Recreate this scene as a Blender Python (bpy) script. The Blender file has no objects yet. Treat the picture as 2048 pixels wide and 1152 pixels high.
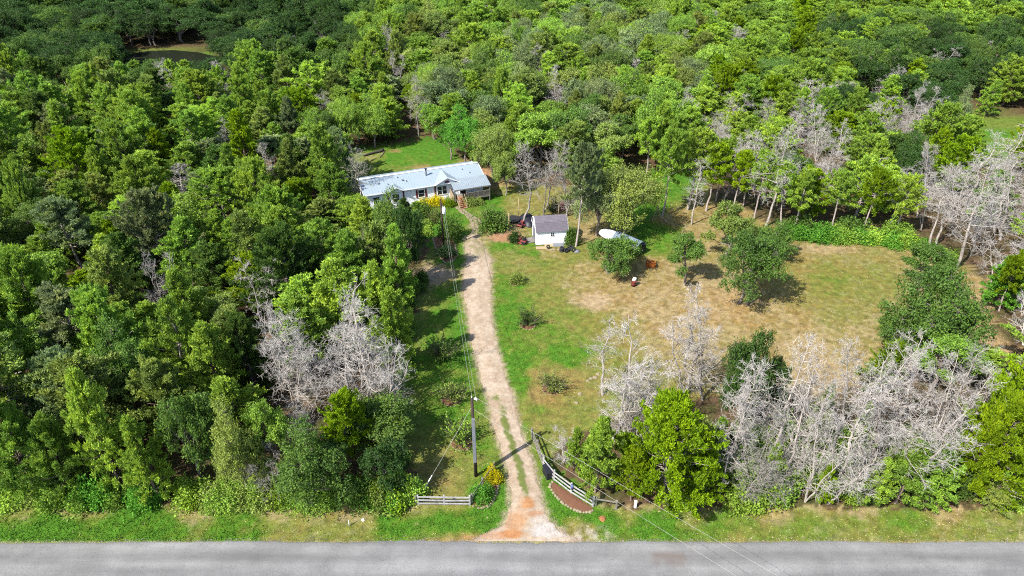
import bpy, math, random
import numpy as np
from mathutils import Vector, Matrix, Euler

# ------------------------------------------------------------------ camera, sky, sun, exposure
FPX, CAM_H, PITCH = 1368.0, 45.0, math.radians(32.6)
SUN_AZ, SUN_EL = math.radians(50.0), math.radians(47.0)      # shadows run towards +x +y
scene = bpy.context.scene
COL = scene.collection
cam_data = bpy.data.cameras.new("camera")
cam_data.sensor_width = 36.0
cam_data.lens = 36.0 * FPX / 2048.0
cam_data.clip_start = 0.5
cam_data.clip_end = 6000.0
cam = bpy.data.objects.new("camera", cam_data)
COL.objects.link(cam)
cam.location = (0, 0, CAM_H)
cam.rotation_euler = (math.pi / 2 - PITCH, 0, 0)
scene.camera = cam

world = bpy.data.worlds.new("World")
scene.world = world
world.use_nodes = True
wn = world.node_tree.nodes
sky = wn.new("ShaderNodeTexSky")
sky.sky_type = 'NISHITA'
sky.sun_disc = False
sky.sun_elevation = SUN_EL
sky.sun_rotation = SUN_AZ + math.pi
wn["Background"].inputs[1].default_value = 0.135
world.node_tree.links.new(sky.outputs[0], wn["Background"].inputs[0])

sun_data = bpy.data.lights.new("sun", 'SUN')
sun_data.energy = 5.0
sun_data.angle = math.radians(0.55)
sun_data.color = (1.0, 0.955, 0.87)
sun = bpy.data.objects.new("sun", sun_data)
COL.objects.link(sun)
sun.rotation_euler = Vector((math.sin(SUN_AZ) * math.cos(SUN_EL), math.cos(SUN_AZ) * math.cos(SUN_EL),
                             -math.sin(SUN_EL))).to_track_quat('-Z', 'Y').to_euler()
sun.location = (-60, -40, 120)

scene.view_settings.view_transform = 'Standard'
scene.view_settings.look = 'None'
scene.view_settings.exposure = 1.12
scene.view_settings.gamma = 1.0
scene.render.engine = 'CYCLES'
scene.cycles.max_bounces = 4
scene.cycles.diffuse_bounces = 2
scene.cycles.use_denoising = False
scene.cycles.use_light_tree = False
scene.cycles.use_adaptive_sampling = True
scene.cycles.adaptive_threshold = 0.02
scene.cycles.pixel_filter_type = 'BLACKMAN_HARRIS'
scene.cycles.filter_width = 1.1
scene.cycles.sample_clamp_indirect = 4.0
scene.cycles.glossy_bounces = 2
scene.cycles.transmission_bounces = 3
scene.cycles.transparent_max_bounces = 6

# ------------------------------------------------------------------ ground survey helpers
CP, SP = math.cos(PITCH), math.sin(PITCH)

def G(x, y, z=0.0):
    """surveyed photo point -> place on the ground (or at height z)"""
    u = (x - 1024) / FPX; v = (y - 576) / FPX
    d = (u, CP - v * SP, -SP - v * CP)
    t = (CAM_H - z) / (-d[2])
    return Vector((t * d[0], t * d[1], z))

def P(X, Y, Z=0.0):
    dz = Z - CAM_H
    dep = Y * CP - dz * SP
    return 1024 + FPX * X / dep, 576 - FPX * (Y * SP + dz * CP) / dep, dep

def height_of(xb, yb, yt):
    b = G(xb, yb); lo, hi = 0.0, 40.0
    for _ in range(40):
        m = (lo + hi) / 2
        if P(b.x, b.y, m)[1] > yt: lo = m
        else: hi = m
    return lo

def lin(c):
    c = c / 255.0
    return c / 12.92 if c <= 0.04045 else ((c + 0.055) / 1.055) ** 2.4

def alb(r, g, b, k=2.65):
    """sunlit picture colour -> base colour"""
    return (lin(r) / k, lin(g) / k, lin(b) / k)

rng = np.random.default_rng(7)
random.seed(7)
_tab = rng.random((256, 256))

def vnoise(x, y):
    xi = np.floor(x).astype(int); yi = np.floor(y).astype(int)
    fx = x - xi; fy = y - yi
    fx = fx * fx * (3 - 2 * fx); fy = fy * fy * (3 - 2 * fy)
    a = _tab[xi & 255, yi & 255]; b = _tab[(xi + 1) & 255, yi & 255]
    c = _tab[xi & 255, (yi + 1) & 255]; d = _tab[(xi + 1) & 255, (yi + 1) & 255]
    return (a * (1 - fx) + b * fx) * (1 - fy) + (c * (1 - fx) + d * fx) * fy

def fbm(x, y, o=4):
    s = 0; a = 0.5; n = 0
    for i in range(o):
        s = s + a * vnoise(x * 2 ** i + 17.3 * i, y * 2 ** i + 5.1 * i); n += a; a *= 0.5
    return s / n

def in_poly(px, py, poly):
    px = np.asarray(px, float); py = np.asarray(py, float)
    c = np.zeros(px.shape, bool); n = len(poly); j = n - 1
    for i in range(n):
        xi, yi = poly[i]; xj, yj = poly[j]
        hit = ((yi > py) != (yj > py)) & (px < (xj - xi) * (py - yi) / (yj - yi + 1e-12) + xi)
        c ^= hit; j = i
    return c

# ------------------------------------------------------------------ mesh helpers
def np_mesh(name, verts, quads=None, tris=None, mats=(), attrs=None, smooth=False, colors=None):
    me = bpy.data.meshes.new(name)
    verts = np.asarray(verts, np.float32)
    loops = []; starts = []; n = 0
    if quads is not None and len(quads):
        q = np.asarray(quads, np.int32); loops.append(q.ravel()); starts.append(np.arange(len(q)) * 4); n = q.size
    if tris is not None and len(tris):
        t = np.asarray(tris, np.int32); loops.append(t.ravel()); starts.append(n + np.arange(len(t)) * 3)
    me.vertices.add(len(verts)); me.vertices.foreach_set("co", verts.ravel())
    if loops:
        loops = np.concatenate(loops); starts = np.concatenate(starts).astype(np.int32)
        me.loops.add(len(loops)); me.loops.foreach_set("vertex_index", loops)
        me.polygons.add(len(starts)); me.polygons.foreach_set("loop_start", starts)
    me.update(calc_edges=True)
    if loops is not None and smooth:
        me.polygons.foreach_set("use_smooth", np.ones(len(me.polygons), bool))
    for m in mats: me.materials.append(m)
    for k, v in (attrs or {}).items():
        a = me.attributes.new(k, 'FLOAT', 'POINT'); a.data.foreach_set("value", np.asarray(v, np.float32))
    for k, v in (colors or {}).items():
        a = me.color_attributes.new(k, 'FLOAT_COLOR', 'POINT')
        c = np.ones((len(verts), 4), np.float32); c[:, :3] = v
        a.data.foreach_set("color", c.ravel())
    return me

class MB:
    """collects simple solids, builds ONE mesh"""
    def __init__(s): s.v = []; s.f = []
    def add(s, vs, fs):
        o = len(s.v); s.v += [tuple(v) for v in vs]; s.f += [tuple(i + o for i in f) for f in fs]; return s
    def box(s, c, size, rz=0.0, M=None):
        hx, hy, hz = size[0] / 2, size[1] / 2, size[2] / 2
        vs = [Vector((x, y, z)) for z in (-hz, hz) for y in (-hy, hy) for x in (-hx, hx)]
        R = M or Matrix.Rotation(rz, 3, 'Z')
        vs = [R @ v + Vector(c) for v in vs]
        return s.add(vs, [(0, 2, 3, 1), (4, 5, 7, 6), (0, 1, 5, 4), (2, 6, 7, 3), (0, 4, 6, 2), (1, 3, 7, 5)])
    def beam(s, a, b, w, h, up=Vector((0, 0, 1))):
        a = Vector(a); b = Vector(b); d = (b - a).normalized()
        side = d.cross(up)
        if side.length < 1e-4: side = Vector((1, 0, 0))
        side.normalize(); u = side.cross(d)
        vs = []
        for p in (a, b):
            for i, j in ((-1, -1), (1, -1), (1, 1), (-1, 1)):
                vs.append(p + side * (i * w / 2) + u * (j * h / 2))
        return s.add(vs, [(3, 2, 1, 0), (4, 5, 6, 7), (0, 1, 5, 4), (1, 2, 6, 5), (2, 3, 7, 6), (3, 0, 4, 7)])
    def tube(s, pts, r, n=8, cap=True):
        pts = [Vector(p) for p in pts]
        rs = r if isinstance(r, (list, tuple)) else [r] * len(pts)
        vs = []; fs = []
        for i, p in enumerate(pts):
            d = (pts[min(i + 1, len(pts) - 1)] - pts[max(i - 1, 0)]).normalized()
            ref = Vector((0, 0, 1)) if abs(d.z) < 0.9 else Vector((1, 0, 0))
            a = d.cross(ref).normalized(); b = d.cross(a)
            for k in range(n):
                t = 2 * math.pi * k / n
                vs.append(p + (a * math.cos(t) + b * math.sin(t)) * rs[i])
        for i in range(len(pts) - 1):
            for k in range(n):
                k2 = (k + 1) % n
                fs.append((i * n + k, i * n + k2, (i + 1) * n + k2, (i + 1) * n + k))
        if cap:
            fs.append(tuple(range(n - 1, -1, -1))); o = (len(pts) - 1) * n; fs.append(tuple(range(o, o + n)))
        return s.add(vs, fs)
    def sheet(s, poly, z):
        return s.add([(p[0], p[1], z) for p in poly], [tuple(range(len(poly)))])
    def prism(s, poly, d):
        """poly: list of 3D points (planar), extruded by vector d"""
        n = len(poly); d = Vector(d)
        vs = [Vector(p) for p in poly] + [Vector(p) + d for p in poly]
        fs = [tuple(range(n - 1, -1, -1)), tuple(range(n, 2 * n))] + [(i, (i + 1) % n, n + (i + 1) % n, n + i) for i in range(n)]
        return s.add(vs, fs)
    def rock(s, c, r, seed, sq=0.55):
        rr = random.Random(seed); vs = []; fs = []; n = 6
        vs.append(Vector((c[0], c[1], c[2] + r * sq * rr.uniform(.85, 1.1))))
        for lv, (rad, zz) in enumerate(((.75, .75), (1.0, .1))):
            for k in range(n):
                t = 2 * math.pi * (k + .5 * lv) / n
                q = rad * r * rr.uniform(.8, 1.2)
                vs.append(Vector((c[0] + q * math.cos(t), c[1] + q * math.sin(t), c[2] + r * sq * zz * rr.uniform(.8, 1.1))))
        for k in range(n): fs.append((0, 1 + k, 1 + (k + 1) % n))
        for k in range(n): fs.append((1 + k, 7 + k, 7 + (k + 1) % n, 1 + (k + 1) % n))
        return s.add(vs, fs)
    def mesh(s, name, mat, smooth=False):
        me = bpy.data.meshes.new(name); me.from_pydata(s.v, [], s.f); me.update()
        mats = mat if isinstance(mat, (list, tuple)) else [mat]
        for m in mats: me.materials.append(m)
        if smooth: me.polygons.foreach_set("use_smooth", np.ones(len(me.polygons), bool))
        return me
    def build(s, name, mat, parent=None, smooth=False, bevel=0.0):
        o = bpy.data.objects.new(name, s.mesh(name, mat, smooth)); COL.objects.link(o)
        if parent: o.parent = parent
        if bevel:
            b = o.modifiers.new("bevel", 'BEVEL'); b.width = bevel; b.segments = 2; b.limit_method = 'ANGLE'
        return o

def new_obj(name, me, parent=None):
    o = bpy.data.objects.new(name, me); COL.objects.link(o)
    if parent: o.parent = parent
    return o

def tag(o, label=None, cat=None, group=None, kind=None):
    if label: o["label"] = label
    if cat: o["category"] = cat
    if group: o["group"] = group
    if kind: o["kind"] = kind
    return o

def empty(name, label, cat, loc=(0, 0, 0), rz=0.0, group=None):
    o = bpy.data.objects.new(name, None); COL.objects.link(o)
    o.empty_display_size = 0.3
    o.location = loc; o.rotation_euler = (0, 0, rz)
    return tag(o, label, cat, group)

# ------------------------------------------------------------------ materials
def mat_new(name):
    m = bpy.data.materials.new(name); m.use_nodes = True
    nt = m.node_tree
    return m, nt, nt.nodes["Principled BSDF"]

def plain(name, col, rough=0.75, metal=0.0, var=0.25, scale=3.0, bump=0.0, spec=0.3, stretch=(1, 1, 1)):
    """base colour broken up by noise, optional relief"""
    m, nt, b = mat_new(name)
    b.inputs["Roughness"].default_value = rough; b.inputs["Metallic"].default_value = metal
    b.inputs["Specular IOR Level"].default_value = spec
    tc = nt.nodes.new("ShaderNodeTexCoord"); mp = nt.nodes.new("ShaderNodeMapping")
    mp.inputs["Scale"].default_value = stretch
    nt.links.new(tc.outputs["Object"], mp.inputs[0])
    n = nt.nodes.new("ShaderNodeTexNoise"); n.inputs["Scale"].default_value = scale; n.inputs["Detail"].default_value = 6
    n.inputs["Roughness"].default_value = 0.65
    nt.links.new(mp.outputs[0], n.inputs["Vector"])
    r = nt.nodes.new("ShaderNodeValToRGB")
    r.color_ramp.elements[0].position = 0.28; r.color_ramp.elements[1].position = 0.72
    r.color_ramp.elements[0].color = tuple(c * (1 - var) for c in col) + (1,)
    r.color_ramp.elements[1].color = tuple(min(1, c * (1 + var)) for c in col) + (1,)
    nt.links.new(n.outputs["Fac"], r.inputs[0]); nt.links.new(r.outputs[0], b.inputs["Base Color"])
    if bump:
        bp = nt.nodes.new("ShaderNodeBump"); bp.inputs["Strength"].default_value = bump; bp.inputs["Distance"].default_value = 0.03
        nt.links.new(n.outputs["Fac"], bp.inputs["Height"]); nt.links.new(bp.outputs[0], b.inputs["Normal"])
    return m

def foliage(name, trans=0.36, yellow=(1.38, 1.26, 0.9)):
    """leaf colour = the tree's own colour, shifted a little from spray to spray"""
    m = bpy.data.materials.new(name); m.use_nodes = True; nt = m.node_tree; nt.nodes.clear()
    N = nt.nodes.new; L = nt.links.new
    out = N("ShaderNodeOutputMaterial"); info = N("ShaderNodeObjectInfo")
    own = N("ShaderNodeAttribute"); own.attribute_type = 'INSTANCER'; own.attribute_name = "leaf_hue"
    at = N("ShaderNodeAttribute"); at.attribute_name = "tint"
    mul = N("ShaderNodeMix"); mul.data_type = 'RGBA'; mul.blend_type = 'MULTIPLY'
    mul.inputs["Factor"].default_value = 1.0
    ramp = N("ShaderNodeValToRGB")
    e = ramp.color_ramp.elements
    e[0].position = 0.0; e[0].color = (0.62, 0.66, 0.75, 1)
    e[1].position = 1.0; e[1].color = tuple(yellow) + (1,)
    k = ramp.color_ramp.elements.new(0.5); k.color = (0.95, 0.97, 0.95, 1)
    L(at.outputs["Fac"], ramp.inputs[0])
    L(own.outputs["Color"], mul.inputs["A"]); L(ramp.outputs[0], mul.inputs["B"])
    hv = N("ShaderNodeHueSaturation")
    mr = N("ShaderNodeMapRange"); mr.inputs["To Min"].default_value = 0.8; mr.inputs["To Max"].default_value = 1.2
    L(info.outputs["Random"], mr.inputs[0]); L(mr.outputs[0], hv.inputs["Value"]); L(mul.outputs["Result"], hv.inputs["Color"])
    d = N("ShaderNodeBsdfPrincipled"); d.inputs["Roughness"].default_value = 0.55; d.inputs["Specular IOR Level"].default_value = 0.18
    t = N("ShaderNodeBsdfTranslucent"); mx = N("ShaderNodeMixShader"); mx.inputs[0].default_value = trans
    L(hv.outputs[0], d.inputs["Base Color"]); L(hv.outputs[0], t.inputs["Color"])
    L(d.outputs[0], mx.inputs[1]); L(t.outputs[0], mx.inputs[2]); L(mx.outputs[0], out.inputs[0])
    return m

def bark(name):
    m, nt, b = mat_new(name)
    info = nt.nodes.new("ShaderNodeAttribute"); info.attribute_type = 'INSTANCER'; info.attribute_name = "bark_hue"
    tc = nt.nodes.new("ShaderNodeTexCoord"); mp = nt.nodes.new("ShaderNodeMapping"); mp.inputs["Scale"].default_value = (6, 6, 1.2)
    n = nt.nodes.new("ShaderNodeTexNoise"); n.inputs["Scale"].default_value = 2.0; n.inputs["Detail"].default_value = 5
    nt.links.new(tc.outputs["Object"], mp.inputs[0]); nt.links.new(mp.outputs[0], n.inputs["Vector"])
    r = nt.nodes.new("ShaderNodeValToRGB")
    r.color_ramp.elements[0].position = 0.3; r.color_ramp.elements[1].position = 0.7
    r.color_ramp.elements[0].color = (0.55, 0.53, 0.52, 1); r.color_ramp.elements[1].color = (1.25, 1.22, 1.2, 1)
    mul = nt.nodes.new("ShaderNodeMix"); mul.data_type = 'RGBA'; mul.blend_type = 'MULTIPLY'; mul.inputs["Factor"].default_value = 1
    nt.links.new(n.outputs["Fac"], r.inputs[0]); nt.links.new(info.outputs["Color"], mul.inputs["A"]); nt.links.new(r.outputs[0], mul.inputs["B"])
    nt.links.new(mul.outputs["Result"], b.inputs["Base Color"]); b.inputs["Roughness"].default_value = 0.9
    b.inputs["Specular IOR Level"].default_value = 0.1
    return m

def vcol_mat(name, fine=1.0, amp=0.35, bump=0.6, rough=0.95):
    """base colour from the survey attribute 'soil', with fine grain on top"""
    m, nt, b = mat_new(name)
    N = nt.nodes.new; L = nt.links.new
    a = N("ShaderNodeAttribute"); a.attribute_name = "soil"
    tc = N("ShaderNodeTexCoord")
    n1 = N("ShaderNodeTexNoise"); n1.inputs["Scale"].default_value = 9.0 * fine; n1.inputs["Detail"].default_value = 5; n1.inputs["Roughness"].default_value = 0.75
    n2 = N("ShaderNodeTexNoise"); n2.inputs["Scale"].default_value = 1.3 * fine; n2.inputs["Detail"].default_value = 6; n2.inputs["Roughness"].default_value = 0.7
    L(tc.outputs["Object"], n1.inputs["Vector"]); L(tc.outputs["Object"], n2.inputs["Vector"])
    add = N("ShaderNodeMath"); add.operation = 'ADD'; L(n1.outputs["Fac"], add.inputs[0]); L(n2.outputs["Fac"], add.inputs[1])
    mr = N("ShaderNodeMapRange"); mr.inputs["From Min"].default_value = 0.78; mr.inputs["From Max"].default_value = 1.22
    mr.inputs["To Min"].default_value = 1 - amp; mr.inputs["To Max"].default_value = 1 + amp
    L(add.outputs[0], mr.inputs[0])
    mul = N("ShaderNodeVectorMath"); mul.operation = 'SCALE'; L(a.outputs["Color"], mul.inputs[0]); L(mr.outputs[0], mul.inputs["Scale"])
    L(mul.outputs[0], b.inputs["Base Color"])
    b.inputs["Roughness"].default_value = rough; b.inputs["Specular IOR Level"].default_value = 0.1
    bp = N("ShaderNodeBump"); bp.inputs["Strength"].default_value = bump; bp.inputs["Distance"].default_value = 0.08
    L(n1.outputs["Fac"], bp.inputs["Height"]); L(bp.outputs[0], b.inputs["Normal"])
    return m

M = {}
M['ground'] = vcol_mat("ground_soil", amp=.5)
M['gravel'] = vcol_mat("gravel", fine=2.0, amp=0.22, bump=0.5)
M['grass'] = vcol_mat("grass_blades", fine=1.0, amp=0.25, bump=0.0)
M['cedar'] = foliage("cedar_sprays")
M['leaf'] = foliage("broad_leaves", trans=0.36, yellow=(1.18, 1.15, 0.85))
M['bark'] = bark("bark")
M['white_wall'] = plain("white_siding", (.72, .735, .78), .6, var=.06, scale=2)
M['roof_metal'] = plain("galvanised_roof", (.22, .268, .305), .5, metal=0.0, var=.03, scale=.7, spec=.5)
M['porch_metal'] = plain("porch_roof_metal", (.20, .235, .265), .45, var=.1, scale=.9, spec=.5)
M['trim_white'] = plain("white_trim", (.82, .82, .83), .5, var=.04)
M['shutter'] = plain("red_shutter", alb(150, 62, 74), .6, var=.12)
M['glass'] = plain("dark_glass", (.012, .016, .024), .08, var=.3, spec=.6)
M['wood_old'] = plain("weathered_wood", alb(176, 168, 158), .85, var=.28, scale=4, bump=.3, stretch=(1, 1, 4))
M['wood_deck'] = plain("deck_boards", alb(214, 150, 108), .8, var=.15, scale=5)
M['wood_tan'] = plain("tan_wood", alb(222, 196, 158), .8, var=.12, scale=4)
M['rail_white'] = plain("pale_rail", (.27, .262, .265), .8, var=.38, scale=3.5, bump=.2)
M['shingle'] = plain("roof_shingles", alb(146, 138, 150), .9, var=.2, scale=2.2, bump=.4, stretch=(1, 1, 3))
M['pole'] = plain("creosote_pole", (.035, .022, .018), .85, var=.3, scale=5, bump=.3, stretch=(1, 1, .2))
M['conduit'] = plain("grey_conduit", alb(160, 164, 174), .6, var=.15, scale=3)
M['porcelain'] = plain("pale_enamel", (.66, .67, .69), .4, var=.08)
M['wire'] = plain("bare_wire", (.30, .30, .27), .55, var=.1, spec=.3)
M['black'] = plain("black_plastic", (.012, .012, .018), .5, var=.3)
M['rubber'] = plain("tyre_rubber", (.018, .018, .02), .8, var=.4, scale=8)
M['tarp'] = plain("blue_grey_tarp", alb(178, 200, 222), .5, var=.12, scale=1.5, spec=.4)
M['tarp_white'] = plain("white_tarp", (.62, .63, .65), .6, var=.1, scale=1.4)
M['red_paint'] = plain("red_paint", (.26, .018, .022), .45, var=.2, spec=.5)
M['pink_paint'] = plain("faded_red_paint", alb(196, 96, 92), .6, var=.25, scale=6)
M['rust'] = plain("rusted_steel", (.11, .022, .016), .8, var=.35, scale=7, bump=.3)
M['orange_wood'] = plain("orange_boards", alb(214, 124, 52), .75, var=.18, scale=6)
M['stone'] = plain("pale_limestone", alb(196, 178, 148), .9, var=.18, scale=5, bump=.3)
M['mulch'] = plain("brown_mulch", alb(150, 104, 78), .95, var=.3, scale=7, bump=.8)
M['clay'] = plain("orange_clay", alb(206, 140, 92), .95, var=.2, scale=5, bump=.4)
M['blue'] = plain("blue_plastic", alb(112, 132, 196), .5, var=.1)
M['log'] = plain("fallen_wood", alb(168, 150, 132), .9, var=.35, scale=5, bump=.4)
M['dark_log'] = plain("dark_fallen_wood", (.05, .042, .036), .9, var=.35, scale=5, bump=.4)

# ------------------------------------------------------------------ survey of the clearing (photo points on the ground)
CLEAR = [(-400, 1006), (835, 1006), (838, 965), (812, 930), (800, 880), (792, 820), (802, 740), (818, 660), (836, 600), (850, 540),
         (852, 480), (856, 440), (850, 424), (775, 424), (705, 415), (690, 372), (655, 335), (640, 318), (700, 302), (745, 290), (830, 280),
         (868, 274), (905, 282), (908, 310), (935, 318), (1000, 345), (1080, 372), (1200, 372), (1290, 340), (1400, 335), (1430, 400), (1480, 410),
         (1560, 462), (1800, 470), (1850, 490), (1935, 530), (1975, 560), (1985, 640), (2030, 700), (1985, 720), (1880, 735), (1780, 722), (1720, 765),
         (1640, 800), (1540, 800), (1400, 790), (1300, 815), (1200, 850), (1130, 880), (1105, 915), (1125, 950), (1180, 985), (1235, 1014),
         (2500, 1018), (2500, 1300), (-400, 1300)]
CLEAR2 = [(1885, 192), (1960, 196), (2048, 230), (2300, 260), (2300, 340), (2048, 330), (1990, 322), (1925, 330), (1890, 260)]
CLEAR3 = [(1680, 205), (1740, 205), (1740, 222), (1680, 222)]
POND_PX = [(236, 133), (252, 117), (268, 108), (300, 103), (345, 102), (390, 106), (425, 114), (428, 122), (410, 134), (360, 142), (300, 143), (255, 140)]
POND_BANK = [(220, 146), (226, 118), (245, 104), (290, 96), (350, 95), (410, 100), (446, 112), (440, 130), (415, 146), (300, 152)]
DRIVE = [  # y, left x, right x
    (1083, 940, 1168), (1070, 965, 1140), (1055, 996, 1116), (1035, 1011, 1100), (1010, 1018, 1090), (980, 1019, 1083), (940, 1012, 1073), (900, 1001, 1060),
    (856, 985, 1042), (820, 977, 1034), (787, 971, 1027), (762, 957 + 3, 1016), (730, 951, 1008), (692, 943, 997), (660, 937, 990), (623, 931, 985), (590, 926, 984), (560, 924, 983),
    (540, 926, 984), (519, 932, 984), (500, 930, 972), (484, 928, 959), (473, 931, 955)]

CTRL = [  # x, y, greenness, bareness
    (100,1050,.95,0),(300,1052,.95,0),(480,1057,.78,0),(600,1040,.35,.3),(690,1055,.4,.25),(780,1050,.9,0),(900,1050,1,0),(985,1030,1,0),(20,1018,.5,.4),
    (150,1016,.35,.5),(400,1012,.25,.6),(560,1020,.25,.6),(700,1018,.25,.6),(800,1016,.45,.4),(900,1076,.35,.3),(600,1075,.4,.2),(200,1078,.8,.1),(0,1060,.9,0),
    (1125,1015,1,0),(1200,1040,1,0),(1300,1050,.9,0),(1450,1050,.62,.1),(1600,1050,.6,.15),(1700,1040,.5,.25),(1800,1040,.62,.12),(1950,1060,.5,.25),(2040,1040,.45,.3),(1400,1018,.4,.3),
    (1700,1016,.15,.7),(1250,1012,.3,.5),(1550,1016,.2,.6),(1900,1018,.2,.6),(1230,1020,.5,.3),(1170,1068,.3,.4),(1500,1085,.4,.1),(1800,1088,.45,.2),
    (900,960,.3,.1),(870,930,.35,.1),(950,880,.65,0),(965,925,.55,0),(990,960,.9,0),(1000,1000,1,0),(890,990,.3,.1),(900,820,.82,0),(850,750,.8,.05),(900,700,.85,0),(900,640,.85,0),(900,580,.75,0),
    (855,548,.3,.7),(885,545,.35,.6),(900,520,.9,0),(880,460,1,0),(930,440,.95,0),(950,420,.8,0),(985,405,1,0),(970,445,.65,0),(945,400,.5,.2),(860,470,.95,0),(820,800,.7,.1),(810,860,.6,.15),(830,900,.55,.15),
    (800,700,.65,.15),(830,620,.6,.15),
    (1000,700,.95,0),(1005,640,.9,0),(1000,580,.85,0),(1000,520,.55,.15),(1010,490,.95,0),(1060,502,.85,0),(1040,530,.4,.15),(1100,520,.5,.1),(1100,600,.5,.05),(1080,680,.68,0),
    (1045,725,1,0),(1120,712,.95,0),(1085,790,.1,.1),(1130,760,.15,.1),(1040,790,.8,0),(1046,850,.75,0),(1060,825,.5,0),(1090,850,.4,.1),(1085,740,.3,.05),(1020,760,.9,0),
    (1180,560,.3,.4),(1190,600,.12,.7),(1150,640,.5,0),(1200,650,.42,.1),(1250,645,.35,.2),(1300,600,.1,.6),(1350,650,.1,.55),(1250,580,.15,.45),(1320,560,.15,.4),(1420,600,.1,.6),(1280,620,.1,.6),
    (1550,650,.2,.45),(1600,550,.32,.2),(1700,510,.32,.25),(1640,490,.25,.35),(1750,560,.42,.15),(1680,620,.35,.2),(1600,700,.12,.6),(1700,680,.3,.45),(1500,720,.2,.4),(1600,760,.1,.6),(1660,560,.5,.05),
    (1930,600,.1,.7),(1960,660,.03,.85),(1990,690,.03,.85),(1900,550,.3,.3),(1880,540,.1,.6),(1350,440,.2,.3),(1340,370,1,0),(1300,410,1,0),(1290,470,.95,0),(1330,480,.85,0),(1420,440,.12,.35),(1400,470,.15,.4),
    (1100,440,.35,.3),(1040,420,.35,.2),(1075,415,.4,.2),(1005,468,.02,.95),(1020,475,.02,.95),(1045,490,.7,.1),(1140,470,.4,.2),(1170,470,.15,.5),(1160,500,.5,.1),(1100,505,.4,.3),
    (830,290,1,0),(850,310,1,0),(790,315,.95,0),(760,330,.75,.05),(840,333,.7,.15),(740,300,.85,0),(900,300,.95,0),(870,322,.9,.05),(967,345,.1,.75),(985,358,.1,.75),(770,345,.7,.1),(700,330,.6,.2),(745,312,.5,.3),
    (1940,250,.8,0),(1990,290,.85,0),(1930,210,.7,0),(2040,300,.8,0),(1700,212,.0,1.0),(1725,212,.05,.9),(300,100,.8,.0),(360,100,.8,0),(430,120,.8,0),(240,120,.8,0),(330,150,.8,0),(2030,250,.6,.2)]
_cx = np.array([c[0] for c in CTRL], float); _cy = np.array([c[1] for c in CTRL], float)
_cg = np.array([c[2] for c in CTRL]); _cb = np.array([c[3] for c in CTRL])
_cs = 9 + 0.028 * np.maximum(_cy - 200, 0)             # kernel size grows towards the camera

def A3(*rgb): return np.array(alb(*rgb))
C_LUSH, C_MID, C_DRY, C_BARE = A3(98, 152, 38), A3(150, 152, 74), A3(178, 152, 94), A3(218, 190, 150)
C_CLAY, C_LITTER, C_LITTER2 = A3(210, 158, 122), A3(128, 104, 78), A3(92, 98, 52)
C_GRAVEL, C_GRAVEL2, C_ORANGE, C_WHITE = A3(242, 220, 194), A3(216, 190, 162), A3(228, 172, 122), A3(244, 234, 226)

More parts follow.
